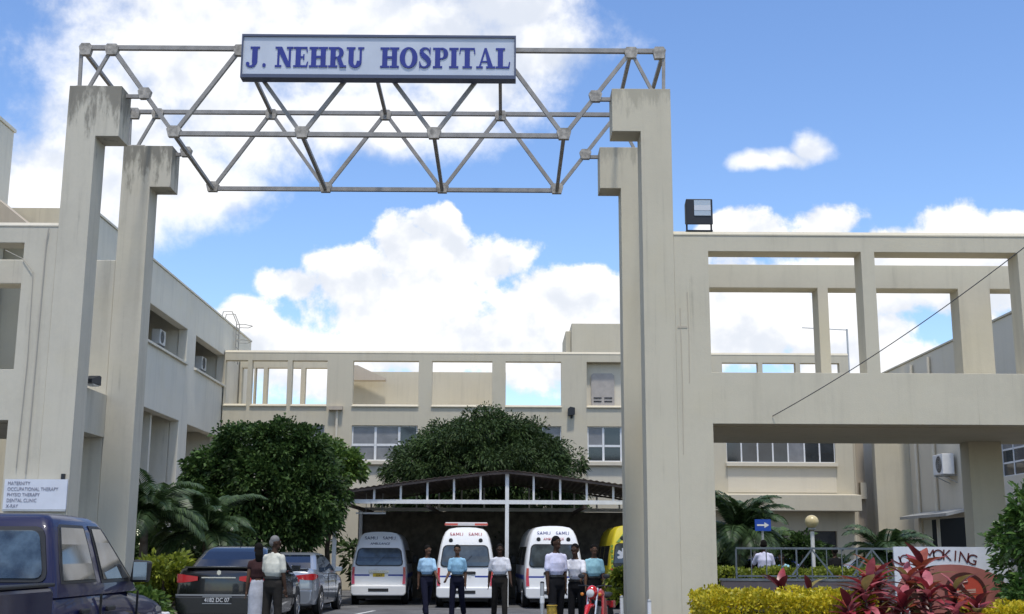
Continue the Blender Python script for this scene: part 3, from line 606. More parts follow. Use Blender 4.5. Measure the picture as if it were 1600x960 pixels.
# ------------------------------------------------------------------ foliage
def leaf_mesh(name, pos, dirs, L, Wd, ma, parent, droop=0.15, kind=None):
    n = len(pos); pos = np.asarray(pos, float); dirs = np.asarray(dirs, float); dirs /= np.linalg.norm(dirs, axis=1)[:, None]
    rv = rng.normal(size=(n, 3)); sd = np.cross(dirs, rv); sd /= np.linalg.norm(sd, axis=1)[:, None]; nm = np.cross(sd, dirs)
    L = np.asarray(L).reshape(-1, 1) * np.ones((n, 1)); Wd = np.asarray(Wd).reshape(-1, 1) * np.ones((n, 1))
    a = pos; t = pos + dirs * L + np.array([0, 0, -1.0]) * L * droop
    mid = pos + dirs * L * 0.5
    v = np.stack([a, mid + sd * Wd / 2 + nm * Wd * .12, t, mid - sd * Wd / 2 + nm * Wd * .12], 1).reshape(-1, 3) - np.array(OFF.get(parent.name, (0, 0, 0)))
    me = bpy.data.meshes.new(name); me.vertices.add(4 * n); me.vertices.foreach_set('co', v.ravel())
    me.loops.add(4 * n); me.loops.foreach_set('vertex_index', np.arange(4 * n, dtype=np.int32))
    me.polygons.add(n); me.polygons.foreach_set('loop_start', np.arange(0, 4 * n, 4, dtype=np.int32)); me.polygons.foreach_set('loop_total', np.full(n, 4, np.int32))
    me.update(); me.validate(); me.materials.append(ma)
    o = bpy.data.objects.new(name, me); col.objects.link(o); o.parent = parent
    if kind: o['kind'] = kind
    return o
def unit(n):
    v = rng.normal(size=(n, 3)); return v / np.linalg.norm(v, axis=1)[:, None]
def clumps(lobes, nclump, per, rc_, inner=0.25, zmin=None):
    """points and outward directions: clumps over the skins of ellipsoid lobes, some inside"""
    P, D = [], []
    vol = np.array([l[3] * l[5] + l[4] * l[5] + l[3] * l[4] for l in lobes]); pick = rng.choice(len(lobes), nclump, p=vol / vol.sum())
    for k in pick:
        cx, cy, cz, rx, ry, rz = lobes[k]; u = unit(1)[0]
        if u[2] < -0.55: u[2] *= -0.4; u /= np.linalg.norm(u)
        r = rng.uniform(0.74, 1.12) if rng.random() > inner else rng.uniform(0.3, 0.8)
        c = np.array([cx, cy, cz]) + u * r * np.array([rx, ry, rz]); rr = rc_ * rng.uniform(.6, 1.35)
        n = int(per * rng.uniform(.6, 1.4)); w = unit(n); p = c + w * rr * rng.uniform(.35, 1.0, (n, 1)) * np.array([1, 1, .8])
        d = w * .8 + u * .7 + rng.normal(size=(n, 3)) * .35
        P.append(p); D.append(d)
    P = np.concatenate(P); D = np.concatenate(D)
    if zmin is not None: k = P[:, 2] > zmin + rng.uniform(-.2, .2, len(P)); P, D = P[k], D[k]
    return P, D
def trunk_limbs(o, base, h, r, tips, name='trunk'):
    b = MB(); base = Vector(base); top = base + Vector((0.1, 0, h))
    b.tube([base, base + Vector((.04, 0, h * .3)), base + Vector((-.03, .05, h * .65)), top], [r * 1.35, r, r * .85, r * .7], 9)
    for t in tips:
        t = Vector(t); m1 = top.lerp(t, .5) + Vector((random.uniform(-.2, .2), random.uniform(-.2, .2), .15)); b.tube([top - Vector((0, 0, .15)), m1, t], [r * .55, r * .35, r * .12], 7)
    return b.build(name, bark, o, smooth=60)
leafA = mat('mango_leaf', (0.044, 0.078, 0.024), 0.55, island=.5, var=.35, vscale=.7, trans=.25, spec=.25)
leafB = mat('broad_leaf', (0.050, 0.098, 0.026), 0.55, island=.6, var=.45, vscale=.9, trans=.28, spec=.25)
leafC = mat('bright_leaf', (0.085, 0.155, 0.03), 0.45, island=.45, trans=.3)
palmm = mat('palm_leaf', (0.045, 0.085, 0.028), 0.45, island=.45, trans=.22)
yellowleaf = mat('golden_leaf', (0.54, 0.47, 0.02), 0.5, island=.35, var=.25, vscale=1.5, trans=.3)
yg = mat('yellow_green_leaf', (0.22, 0.27, 0.03), 0.5, island=.5, trans=.3)
shrubleaf = mat('shrub_leaf', (0.075, 0.155, 0.035), 0.38, island=.5, var=.3, trans=.25)

T1 = thing('mango_tree', 'dome-shaped dense dark green tree behind the carport roof', 'tree', (-0.9, 46.6, 0))
lobes = [(-0.9, 46.6, 3.9, 3.2, 3.0, 2.5), (-0.9, 46.4, 5.2, 2.1, 2.3, 1.65), (-2.3, 46.3, 3.8, 2.1, 2.3, 1.9), (0.9, 46.3, 3.9, 1.9, 2.3, 2.1), (0.9, 46.4, 4.9, 1.3, 1.4, 1.3), (-2.1, 46.2, 5.0, 1.2, 1.4, 1.1), (-0.6, 44.6, 4.0, 1.4, 1.0, 1.2)]
p, d = clumps(lobes, 620, 120, .40, .2); leaf_mesh('crown', p, d, rng.uniform(.16, .27, len(p)), rng.uniform(.045, .075, len(p)), leafA, T1, .45)
trunk_limbs(T1, (-0.9, 46.6, 0), 2.2, .28, [(-2.5, 46.2, 4), (.8, 46.6, 4.2), (-.6, 45.4, 4.8), (-1, 47.8, 4.6), (-0.8, 46.5, 5.6)])
T2 = thing('shade_tree', 'broad dark tree crown over the parked cars along the left wing', 'tree', (-7.0, 36.6, .12))
lobes = [(-7.0, 36.6, 3.2, 2.1, 1.8, 1.6), (-6.3, 36.2, 4.35, 1.15, 1.1, 1.0), (-8.2, 36.4, 3.9, .95, 1.0, .85), (-5.4, 36.0, 3.3, .95, 1.0, .95), (-7.3, 36.2, 4.65, .95, 1.0, .75), (-8.3, 36.2, 2.6, 1.1, 1.1, 1.1), (-6.8, 35.7, 2.3, 1.5, 1.0, .8), (-5.4, 35.8, 2.3, .9, .9, .75), (-6.9, 35.4, 3.4, .9, .7, .8)]
lobes = [(a - .22, b_, c - .1, e, f_, g_) for a, b_, c, e, f_, g_ in lobes]
p, d = clumps(lobes, 380, 125, .36, .15, 1.25); leaf_mesh('crown', p, d, rng.uniform(.10, .22, len(p)), rng.uniform(.06, .11, len(p)), leafB, T2, .3)
trunk_limbs(T2, (-7.0, 36.6, .1), 1.7, .2, [(-8.4, 36.5, 4.2), (-5.8, 36.3, 4), (-7.2, 35.6, 4.4), (-6.8, 37.5, 4.2)])
T3 = thing('young_tree', 'bright green leafy tree beside the carport corner', 'tree', (-5.5, 38.6, 0))
p, d = clumps([(-5.45, 38.6, 4.05, .85, 1.0, .8), (-5.8, 38.5, 4.4, .8, .9, .6), (-5.6, 38.4, 3.3, .8, .8, .7)], 85, 85, .28, .2); leaf_mesh('crown', p, d, rng.uniform(.12, .22, len(p)), rng.uniform(.07, .11, len(p)), leafC, T3, .25)
trunk_limbs(T3, (-5.5, 38.6, 0), 2.6, .09, [(-5.3, 38.5, 4.1), (-5.9, 38.6, 4.2)])

def palm(name, label, base, h, nf, L, ma=palmm, tr=.11, rise=(20, 75), group='palms'):
    o = thing(name, label, 'palm', base, group); B = Vector(base); top = B + Vector((random.uniform(-.1, .1), 0, h))
    MB().tube([B, B.lerp(top, .5), top], [tr * 1.25, tr, tr * .8], 9).build('trunk', bark, o, smooth=60)
    for k in range(nf):
        az = 2 * math.pi * (k / nf) + random.uniform(-.25, .25); el = R(random.uniform(*rise)); l = L * random.uniform(.8, 1.1)
        pts = []; pnt = top.copy(); e = el; seg = 9
        for i in range(seg + 1):
            pts.append(pnt.copy()); dv = Vector((math.cos(az) * math.cos(e), math.sin(az) * math.cos(e), math.sin(e))); pnt = pnt + dv * (l / seg); e -= R(6 + 1.5 * i * random.uniform(.6, 1.3))
        b = MB().tube(pts, [.022 * (1 - .8 * i / seg) + .004 for i in range(seg + 1)], 5)
        side = Vector((-math.sin(az), math.cos(az), 0))
        for i in range(1, seg * 4):
            t = i / (seg * 4); idx = min(int(t * seg), seg - 1); q = pts[idx].lerp(pts[idx + 1], t * seg - idx); dv = (pts[idx + 1] - pts[idx]).normalized()
            ll = l * .30 * math.sin(math.pi * min(1, .18 + t * .82)) + .06
            for s in (-1, 1):
                dd = (side * s * .85 + dv * .6 + Vector((0, 0, .12))).normalized(); tip = q + dd * ll - Vector((0, 0, ll * .35)); mid = q + dd * ll * .5; w = dv * .028
                b.add([q, mid + w, tip, mid - w], [(0, 1, 2, 3)])
        b.build('frond', ma, o)
    return o
palm('garden_palm', 'dark arching palm close behind the left rear pillar', (-8.75, 30.2, .1), 2.2, 28, 1.9, rise=(0, 85))
palm('garden_palm', 'dark arching palm under the broad tree by the parked cars', (-7.55, 31.6, .1), 1.9, 28, 1.8, rise=(0, 85))
palm('garden_palm', 'tall dense palm beside the right gate pillar near the blue arrow sign', (6.0, 32.2, .1), 1.95, 34, 1.65, rise=(-10, 85))
palm('garden_palm', 'palm with yellow-green fronds behind the blue arrow sign', (7.1, 33.5, .1), 1.55, 24, 1.35, mat('palm_leaf_light', (0.075, .13, .03), .45, island=.4, trans=.25))
palm('garden_palm', 'spreading palm behind the no smoking board', (9.45, 30.6, .1), 1.4, 30, 1.35, rise=(-10, 80))
palm('cycad', 'low cycad rosette under the globe lamp', (7.75, 31.0, .1), .45, 18, .95, rise=(10, 70), tr=.14)

def hedge(name, label, cat, boxes, n, L, ma, soil=None, group=None, lumps=.1):
    x0 = min(b[0] for b in boxes); x1 = max(b[1] for b in boxes); y0 = min(b[2] for b in boxes); y1 = max(b[3] for b in boxes)
    o = thing(name, label, cat, ((x0 + x1) / 2, (y0 + y1) / 2, .1), group); P, D = [], []
    area = np.array([(b[1] - b[0]) * (b[3] - b[2]) + (b[1] - b[0]) * b[4] * 1.3 for b in boxes]); area = area / area.sum()
    for bx, a in zip(boxes, area):
        m_ = int(n * a); x = rng.uniform(bx[0], bx[1], m_); y = rng.uniform(bx[2], bx[3], m_); z = rng.uniform(.15, bx[4], m_)
        f = rng.random(m_); top = f < .48; front = (f >= .48) & (f < .85)
        wob = lumps * (np.sin(x * 5.1 + y * 2) + np.sin(x * 11.3 + y * 7.1) * .6 + np.sin(y * 9) * .4)
        z = np.where(top, bx[4] + wob - np.abs(rng.normal(size=m_)) * .07, z); y = np.where(front, bx[2] + wob * .8 + np.abs(rng.normal(size=m_)) * .08, y)
        edge = (f >= .85); x = np.where(edge, bx[0] + np.abs(rng.normal(size=m_)) * .08 + wob * .4, x)
        P.append(np.stack([x, y, z], 1)); dd = rng.normal(size=(m_, 3)) * .6; dd[:, 2] += np.where(top, 1.0, .45); dd[:, 1] += np.where(front, -.8, 0); D.append(dd)
    P, D = np.concatenate(P), np.concatenate(D)
    leaf_mesh('foliage', P, D, rng.uniform(.6, 1.2, len(P)) * L, rng.uniform(.5, .7, len(P)) * L, ma, o, .1)
    for bx in boxes: MB().box(bx[0] + .16, bx[1] - .12, bx[2] + .2, bx[3] - .12, .12, bx[4] - .2).build('twigs', mat('hedge_twigs', (.035, .035, .014), .95, var=.5, vscale=9), o)
    return o
hedge('clipped_hedge', 'clipped golden yellow hedge in front of the right gate pillar', 'hedge', [(2.72, 5.0, 16.7, 18.4, .98), (6.3, 8.8, 16.85, 17.5, .84)], 26000, .062, yellowleaf, lumps=.055)
hedge('low_hedge', 'low yellow-green hedge behind the grey railing', 'hedge', [(4.6, 9.0, 28.3, 29.2, 1.18)], 7000, .10, yg, lumps=.04)
def bush(name, label, lobes, n, per, rc_, L, ma, cat='shrub', aspect=.45, zmin=None, group=None):
    o = thing(name, label, cat, (lobes[0][0], lobes[0][1], .12), group); p, d = clumps(lobes, n, per, rc_, .25, zmin)
    leaf_mesh('foliage', p, d, rng.uniform(.7, 1.3, len(p)) * L, rng.uniform(.8, 1.2, len(p)) * L * aspect, ma, o, .2)
    b = MB(); 
    for k in range(6): 
        l = lobes[k % len(lobes)]; b.tube([(lobes[0][0] + random.uniform(-.1, .1), lobes[0][1] + random.uniform(-.1, .1), .1), (l[0], l[1], l[2])], [.03, .012], 6)
    b.build('stem', bark, o); return o
bush('croton_bush', 'bright yellow-green leafy bush between the left pillar and the dark car', [(-7.35, 26.9, 1.0, .5, .45, .5), (-7.7, 27.3, .8, .5, .4, .6), (-7.1, 27.3, .6, .3, .3, .5)], 70, 55, .16, .17, yg)
bush('croton_bush', 'green bush with bright tips in front of the dark car bumper', [(-7.0, 24.6, .35, .35, .35, .4), (-7.5, 24.4, .45, .4, .3, .45)], 40, 50, .15, .16, leafC)
bush('pot_shrub', 'small yellow-green shrub beside the clean rear gate pillar', [(2.58, 26.6, .98, .26, .25, .2), (2.55, 26.5, .6, .2, .2, .3)], 32, 45, .11, .14, yg)
bush('dark_undergrowth', 'dark leafy undergrowth added to block light behind the parked ambulances', [(-4.2, 44.2, 1.2, 1.6, .7, 1.3), (-.6, 44.2, 1.2, 2.2, .7, 1.4), (3.2, 44.2, 1.3, 2.0, .7, 1.5), (5.8, 44.1, 1.2, 1.5, .7, 1.3)], 170, 60, .35, .26, leafA)  # dense shrubs added to shut light out behind the vans
bush('dark_undergrowth', 'dark shrubs filling the bed behind the two left palms', [(-8.8, 34.0, 1.1, 1.2, .8, 1.1), (-7.6, 33.6, .9, .9, .7, 1.0), (-10.2, 34.4, 1.2, 1.0, .8, 1.2)], 110, 60, .3, .24, leafA)
bush('dark_undergrowth', 'dark shrubs filling the bed behind the tall dense palm', [(5.6, 34.6, 1.0, .9, .6, 1.1), (6.8, 34.9, .9, .9, .6, .9), (8.6, 34.4, .8, 1.0, .6, .8)], 90, 60, .28, .22, leafA)
bush('frangipani', 'leafy flowering shrub with pale blossoms beside the palm', [(7.6, 31.6, 1.55, .45, .4, .5), (7.9, 31.8, 1.0, .3, .3, .5)], 45, 40, .16, .16, leafB)
# tall glossy shrub at the right: the outer leaves are pieces of their own
SHX = .22
SB = bush('glossy_shrub', 'large glossy green shrub beside the no smoking board', [(8.0 + SHX, 18.3, 1.35, 1.0, .75, 1.05), (7.75 + SHX, 18.0, 1.95, .55, .5, .6), (8.3 + SHX, 17.9, .8, 1.0, .7, .75), (7.6 + SHX, 17.9, .75, .6, .5, .6)], 260, 52, .16, .12, shrubleaf, zmin=.12)
def leaf_data(name, L, Wd, ma, bend=.25, fold=.25, seg=4):
    vv, ff = [], []
    for i in range(seg + 1):
        t = i / seg; w = Wd / 2 * math.sin(math.pi * min(.999, .06 + t * .93)) ** .8; y = L * t; z = -bend * L * t * t
        vv += [(-w, y, z + fold * w), (0, y, z), (w, y, z + fold * w)]
    for i in range(seg): 
        a = i * 3; ff += [(a, a + 1, a + 4, a + 3), (a + 1, a + 2, a + 5, a + 4)]
    me = bpy.data.meshes.new(name); me.from_pydata(vv, [], ff); me.materials.append(ma); me.polygons.foreach_set('use_smooth', [True] * len(ff)); return me
sl = [leaf_data('leaf', .15, .065, shrubleaf, .2, .3, 3), leaf_data('leaf', .15, .06, leafC, .25, .3, 3)]
for i in range(230):
    u = unit(1)[0]; u[1] = -abs(u[1]); l = [(8.0 + SHX, 18.3, 1.35, 1.0, .75, 1.05), (7.75 + SHX, 18.0, 1.95, .55, .5, .6), (8.3 + SHX, 17.9, .8, 1.0, .7, .75), (7.6 + SHX, 17.9, .75, .6, .5, .6)][i % 4]
    q = Vector((l[0] + u[0] * l[3] * 1.1, l[1] + u[1] * l[4] * 1.12, max(.2, l[2] + u[2] * l[5] * 1.08)))
    o = bpy.data.objects.new('leaf', sl[0 if random.random() < .6 else 1]); col.objects.link(o); o.parent = SB
    o.location = q - Vector(OFF[SB.name]); dv = (Vector(u) + Vector((random.uniform(-.5, .5), random.uniform(-.5, .5), random.uniform(-.4, .6)))).normalized()
    o.rotation_euler = (dv.to_track_quat('Y', 'Z').to_matrix() @ Matrix.Rotation(random.uniform(-.8, .8), 3, 'Y')).to_euler(); s = random.uniform(.7, 1.2); o.scale = (s, s, s)
# red cordylines: every strap leaf is a piece
redm = [mat('cordyline_' + n, c, .35, island=.25, var=.3, vscale=6, trans=.25) for n, c in (('crimson', (.29, .035, .04)), ('pink', (.47, .13, .14)), ('wine', (.10, .018, .022)), ('rust', (.30, .08, .04)), ('olive', (.30, .26, .09)))]
rl = [leaf_data('leaf', .37, .13, m_, .55, .32, 5) for m_ in redm]
def cordyline(label, x, y, h, n, s, weights=(4, 3, 4, 1.5, .7), z0=.14):
    o = thing('cordyline', label, 'red plant', (x, y, z0), 'red leaved cordylines in the bed')
    MB().tube([(x, y, z0), (x + .03, y, h * .6), (x, y, h)], [.025, .02, .015], 6).build('stem', bark, o)
    for k in range(n):
        t = k / n; az = k * 2.4 + random.uniform(-.3, .3); el = R(-8 + 78 * t + random.uniform(-16, 16))
        lf = bpy.data.objects.new('leaf', random.choices(rl, weights)[0]); col.objects.link(lf); lf.parent = o
        lf.location = (0, 0, h - .42 + .42 * t - z0); dv = Vector((math.cos(az) * math.cos(el), math.sin(az) * math.cos(el), math.sin(el)))
        lf.rotation_euler = dv.to_track_quat('Y', 'Z').to_euler(); q = s * random.uniform(.75, 1.15); lf.scale = (q, q, q)
    return o
cordyline('tall red cordyline with an upright crest in front of the no smoking board', 5.75, 17.1, 1.40, 26, 1.05)
cordyline('pink-leaved cordyline at the hedge end left of the no smoking board', 4.80, 16.6, 1.12, 26, 1.0, (3, 5, 3, 1, .6))
cordyline('dark wine cordyline overlapping the red oval of the board', 6.15, 17.0, 1.10, 24, 1.0, (3, 2, 6, 1, .4))
cordyline('rust-tinged cordyline leaning over the golden hedge', 5.20, 17.3, 1.28, 26, 1.05, (3, 2, 2, 4, 1.2))
cordyline('low crimson cordyline at the front edge of the bed', 5.25, 16.4, 0.98, 26, 1.0)
cordyline('low pink cordyline below the red oval of the board', 5.90, 16.3, 0.84, 24, 1.0, (2, 5, 3, 1, .5))
cordyline('olive-streaked cordyline below the crest of the tall red one', 5.45, 16.8, 1.26, 26, 1.05, (3, 3, 3, 2, 3))
cordyline('low wine-red cordyline between the golden hedge and the pink one', 4.52, 16.4, 0.90, 22, .95, (3, 2, 6, 1, .2))
cordyline('short pink and rust cordyline in front of the tall red one', 5.62, 16.5, 1.10, 26, 1.0, (3, 4, 3, 3, .4))
cordyline('spreading crimson cordyline beside the golden hedge corner', 4.98, 16.95, 1.22, 24, 1.05, (5, 2, 3, 2, .6))
cordyline('ragged wine and pink cordyline leaning towards the glossy shrub', 6.25, 16.5, 0.92, 24, .95, (3, 3, 5, 1, .4))
cordyline('dark cordyline standing behind the golden hedge by the pillar', 4.35, 19.6, 1.02, 26, 1.0, (2, 1, 6, 1.5, .3))
cordyline('small cordyline at the foot of the railing wall', 4.95, 20.2, 1.0, 22, .9, (2, 2, 5, 1.5, .5))
cordyline('orange-tipped cordyline between the hedge and the railing', 6.3, 21.0, 1.0, 22, .9, (2, 1, 2, 5, 2))

# ------------------------------------------------------------------ carport
CP = thing('carport', 'low-gabled ambulance carport with brown sheet roof and white posts', 'carport', (0, 40, 0))
roofm = mat('roof_sheet', (0.13, 0.10, 0.085), .7, metal=.2, var=.3, vscale=2)
cx0, cx1, cap_x, zb0, zap = -5.12, 5.4, .07, 3.30, 3.96
def roof_z(x): 
    t = abs(x - cap_x) / (cap_x - cx0); return zap - (zap - zb0) * (t ** 1.15)
N = 120; sheet = MB(); vv = []
for i in range(N + 1):
    x = cx0 - .1 + (cx1 - cx0 + .2) * i / N; z = roof_z(x) + .015 * (1 if i % 2 else -1)
    vv += [(x, 36.35, z), (x, 43.3, z), (x, 36.35, z - .012), (x, 43.3, z - .012)]
for i in range(N): a = i * 4; sheet.f += [(a, a + 4, a + 5, a + 1), (a + 2, a + 3, a + 7, a + 6), (a, a + 2, a + 6, a + 4), (a + 1, a + 5, a + 7, a + 3)]
sheet.v = vv; sheet.build('roof_sheet', roofm, CP)
for yy in (36.42, 43.0):
    fb = MB()
    xs = [cx0 + (cx1 - cx0) * i / 20 for i in range(21)]
    for a, b_ in zip(xs[:-1], xs[1:]): fb.bar((a, yy, roof_z(a) - .07), (b_, yy, roof_z(b_) - .07), .06, .07, (0, 1, 0))
    fb.build('rafter', roofm, CP)
    MB().box(cx0, cx1, yy + .1, yy + .2, 2.965, 3.085).build('beam', whitepaint, CP)
    for k in range(-6, 7):
        x = cap_x + k * .79
        if k and cx0 < x < cx1: MB().box(x - .03, x + .03, yy + .115, yy + .185, 3.085, roof_z(x) - .09).build('strut', whitepaint, CP)
    for x in (cx0 + .1, cap_x, cx1 - .1): MB().box(x - .055, x + .055, yy + .095, yy + .205, 0, roof_z(x) - .08 if x == cap_x else 2.965).build('post', whitepaint, CP)
for x in (-4.6, -2.3, 2.4, 4.8): MB().box(x - .04, x + .04, 36.63, 43.0, 2.86, 2.96).build('purlin', roofm, CP)
MB().box(cx0, cx1, 43.22, 43.3, 0, 2.95).build('shade_screen', mat('shade_screen_brown', (.12, .105, .085), .9, var=.4), CP)  # dark sheet added so the space behind the vans reads as deep shade
tb = thing('strip_light', 'white strip light hung under the carport roof', 'lamp', (-3.9, 37.4, 2.7)); MB().box(-4.5, -3.6, 37.3, 37.4, 2.68, 2.73).build('tube', whitepaint, tb)
for x in (-4.2, -3.7): MB().tube([(x, 37.35, 2.73), (x, 37.35, 3.3)], .01, 5).build('hanger', greymetal, tb)

# ------------------------------------------------------------------ vehicles
def loft(b, secs):
    """secs: list of closed loops (same length, mirrored in x); ends closed by strips"""
    n = len(secs[0]); base = len(b.v)
    for s in secs: b.v.extend([tuple(p) for p in s])
    for i in range(len(secs) - 1):
        for j in range(n): b.f.append((base + i * n + j, base + i * n + (j + 1) % n, base + (i + 1) * n + (j + 1) % n, base + (i + 1) * n + j))
    for e in (0, len(secs) - 1):
        for j in range(n // 2 - 1):
            a = base + e * n; q = (a + j, a + j + 1, a + n - 2 - j, a + n - 1 - j); b.f.append(q if e else q[::-1])
    return b
def mirror_loop(half, yf): return [(x, yf(x, z), z) for x, z in half] + [(-x, yf(x, z), z) for x, z in reversed(half)]
def rear_patch(rows, yfun, off=.006, th=.01):
    b = MB(); n = len(rows); f = []
    for z, x0, x1 in rows: b.v += [(x0, yfun(z) - off, z), (x1, yfun(z) - off, z), (x0, yfun(z) + th, z), (x1, yfun(z) + th, z)]
    for i in range(n - 1): a = i * 4; b.f += [(a, a + 1, a + 5, a + 4), (a, a + 4, a + 6, a + 2), (a + 1, a + 3, a + 7, a + 5)]
    b.f += [(0, 2, 3, 1), (n * 4 - 4, n * 4 - 3, n * 4 - 1, n * 4 - 2)]
    return b
def side_patch(rows, xfun, side, off=.006, th=.01):
    b = MB(); n = len(rows)
    for z, y0, y1 in rows: b.v += [(side * (xfun(z) + off), y0, z), (side * (xfun(z) + off), y1, z), (side * (xfun(z) - th), y0, z), (side * (xfun(z) - th), y1, z)]
    for i in range(n - 1): a = i * 4; b.f += [(a, a + 1, a + 5, a + 4), (a, a + 4, a + 6, a + 2), (a + 1, a + 3, a + 7, a + 5)]
    b.f += [(0, 2, 3, 1), (n * 4 - 4, n * 4 - 3, n * 4 - 1, n * 4 - 2)]
    return b
def interp(tab): 
    zs, vs_ = zip(*tab); return lambda z: float(np.interp(z, zs, vs_))
def rrows(z0, z1, w0, w1, r=.06, cx=0, steps=3):
    """rounded-rectangle rows (z, xl, xr) with half widths w0 at the bottom, w1 at the top"""
    out = []
    zs = [z0 + r * (1 - math.cos(math.pi / 2 * i / steps)) for i in range(steps + 1)] + [z0 + (z1 - z0) * .5] + [z1 - r * (1 - math.cos(math.pi / 2 * i / steps)) for i in range(steps, -1, -1)]
    for z in zs:
        w = w0 + (w1 - w0) * (z - z0) / (z1 - z0); e = min(z - z0, z1 - z); k = 0 if e >= r else r - math.sqrt(max(0, r * r - (r - e) ** 2)); out.append((z, cx - w + k, cx + w - k))
    return out
def wheel(parent, x, y, r, side, w=.2):
    t = MB().lathe([(r * .62, -w / 2), (r * .93, -w / 2), (r, -w / 2 + .03), (r, w / 2 - .03), (r * .93, w / 2), (r * .62, w / 2)], 28, (x, y, r), 'x').build('wheel', rubber, parent, smooth=40)
    rim = MB().lathe([(r * .64, side * (w / 2 - .05)), (r * .64, side * (w / 2 + .004)), (r * .58, side * (w / 2 + .008)), (r * .54, side * (w / 2 - .03))], 28, (x, y, r), 'x')
    for k in range(5):
        a = 2 * math.pi * k / 5; rim.bar((x + side * (w / 2 - .005), y, r), (x + side * (w / 2 - .005), y + r * .56 * math.cos(a), r + r * .56 * math.sin(a)), .05, .03, (1, 0, 0))
    rim.lathe([(.05, side * (w / 2 - .03)), (.05, side * (w / 2 + .012))], 12, (x, y, r), 'x')
    rim.build('rim', alloy, t, smooth=40); return t
def arch(parent, x, y, r, side):
    return MB().lathe([(r * 1.13, 0), (r * 1.13, side * .008)], 28, (x, y, r + .015), 'x').build('wheel_arch', black, parent)
vanwhite = mat('van_white', (.82, .82, .81), .35, coat=.5, var=.03, vscale=2)
stripeblue = mat('stripe_blue', (.02, .05, .30), .35)
platey = mat('plate_yellow', (.65, .45, .03), .5); plateink = mat('plate_ink', (.03, .02, .02), .6)
redtxt = mat('red_lettering', (.50, .03, .06), .5); bluetxt = mat('blue_lettering', (.04, .05, .26), .5); darktxt = mat('grey_lettering', (.06, .06, .12), .5)
vent_m = mat('vent_black', (.02, .02, .02), .6)
seatm = mat('interior_grey', (.22, .24, .25), .5)
def van(label, loc, rz=0, paint=None, style=0, hgt=1.0, sc=1.0):
    o = thing('ambulance_van', label, 'ambulance', (0, 0, 0), 'ambulances parked under the carport'); paint = paint or vanwhite
    half = [(.70, .30), (.80, .36), (.835, .60), (.845, .95), (.83, 1.15), (.79, 1.42), (.735, 1.72), (.675, 1.95), (.60, 2.10), (.50, 2.18), (.30, 2.215), (.10, 2.225)]
    half = [(x, z * hgt if z > 1.2 else z) for x, z in half]; zmax = half[-1][1]
    ry = interp([(0, .03), (.35, 0), (.62, -.0), (.66, .05), (1.1, .05), (1.3, .08), (1.8 * hgt, .20), (zmax, .40)])
    ztop = interp([(0, 9), (3.35, 9), (3.4, zmax), (3.9, zmax * .93), (4.45, 1.28), (4.7, 1.0), (4.78, .8)])
    def sec(y, k=1.0): return [(x * k, y + (ry(z) if y < .5 else 0), min(z, ztop(y))) for x, z in half] + [(-x * k, y + (ry(z) if y < .5 else 0), min(z, ztop(y))) for x, z in reversed(half)]
    b = MB(); loft(b, [sec(0, .93), sec(.035, .97), sec(.11, .995), sec(.3, 1), sec(1.2), sec(2.4), sec(3.4), sec(3.9), sec(4.25, .98), sec(4.5, .96), sec(4.72, .9), sec(4.8, .8)])
    body = b.build('body', paint, o, smooth=38)
    xw = interp(half and [(z, x) for x, z in half]); s = hgt
    rows = rrows(1.17, 1.70 * s, .70, .615, .11); fr_ = rear_patch([(z, a - .03, c + .03) for z, a, c in rrows(1.14, 1.73 * s, .70, .615, .12)], ry, .012).build('window_seal', black, o)
    gl = rear_patch(rows, ry, .02).build('rear_window', mat('van_glass', (.05, .062, .066), .05, spec=.9, var=.6, vscale=2.2), o)
    MB().bar((-.12, ry(1.2) - .035, 1.16), (.18, ry(1.5) - .035, 1.46), .012).build('wiper', black, gl)
    rear_patch(rrows(.94, 1.02, .30, .30, .03), ry, .03).build('handle_trim', chrome if style == 0 else vent_m, o)
    hl = rear_patch(rrows(.80, .93, .175, .175, .01), ry, .018).build('number_plate', platey if style == 0 else whitepaint, o)
    if style == 0: text('plate_text', '3047', .1, plateink, hl, (0, ry(.86) - .024, .865), .002)
    for sx in (-1, 1):
        rear_patch([(.80, *sorted((sx * .28, sx * .73))), (.90, *sorted((sx * .28, sx * .745)))], ry, .014).build('stripe', stripeblue, o)
        rear_patch([(.62, *sorted((sx * .71, sx * .80))), (.9, *sorted((sx * .725, sx * .805))), (1.12, *sorted((sx * .72, sx * .79)))], ry, .02).build('tail_light', redlens, o)
        if style: MB().lathe([(.06, 0), (.06, -.02), (.03, -.025)], 12, (sx * .43, ry(1.86 * s) - .0, 1.86 * s), 'y').build('vent', vent_m, o)
        for yy, arr in ((.55, (.55, 1.9)), (2.0, (2.0, 3.1)), (3.2, (3.2, 3.95))):
            zt_ = 1.66 * s
            side_patch([(1.2, arr[0], arr[1] + (.25 if yy == 3.2 else 0)), (1.45, arr[0], arr[1] + (.1 if yy == 3.2 else 0)), (zt_, arr[0], arr[1] - (.1 if yy == 3.2 else 0))], xw, sx, .006).build('side_window', carglass, o)
        for yy in (.95, 3.75): arch(o, sx * .838, yy, .33, sx); wheel(o, sx * .755, yy, .33, sx)
        mr = MB().box(min(sx * .86, sx * 1.02), max(sx * .86, sx * 1.02), 3.85, 3.93, 1.2, 1.45).build('mirror', black, o, bevel=.02)
        side_patch([(.80, .35, 4.3), (.92, .35, 4.3)], interp([(.7, .848), (1.0, .848)]), sx, .004).build('stripe', stripeblue, o)
    MB().prism([(0.75, .28), (.82, .34), (.82, .58), (-.82, .58), (-.82, .34), (-.75, .28)], lambda u, v: (u, -.075, v), (0, .12, 0)).build('bumper', paint, o, bevel=.03)
    MB().box(-.30, .30, -.082, -.07, .40, .49).build('step_pad', vent_m, o)
    MB().box(-.66, .66, .2, 4.4, .18, .30).build('underbody', vent_m, o)
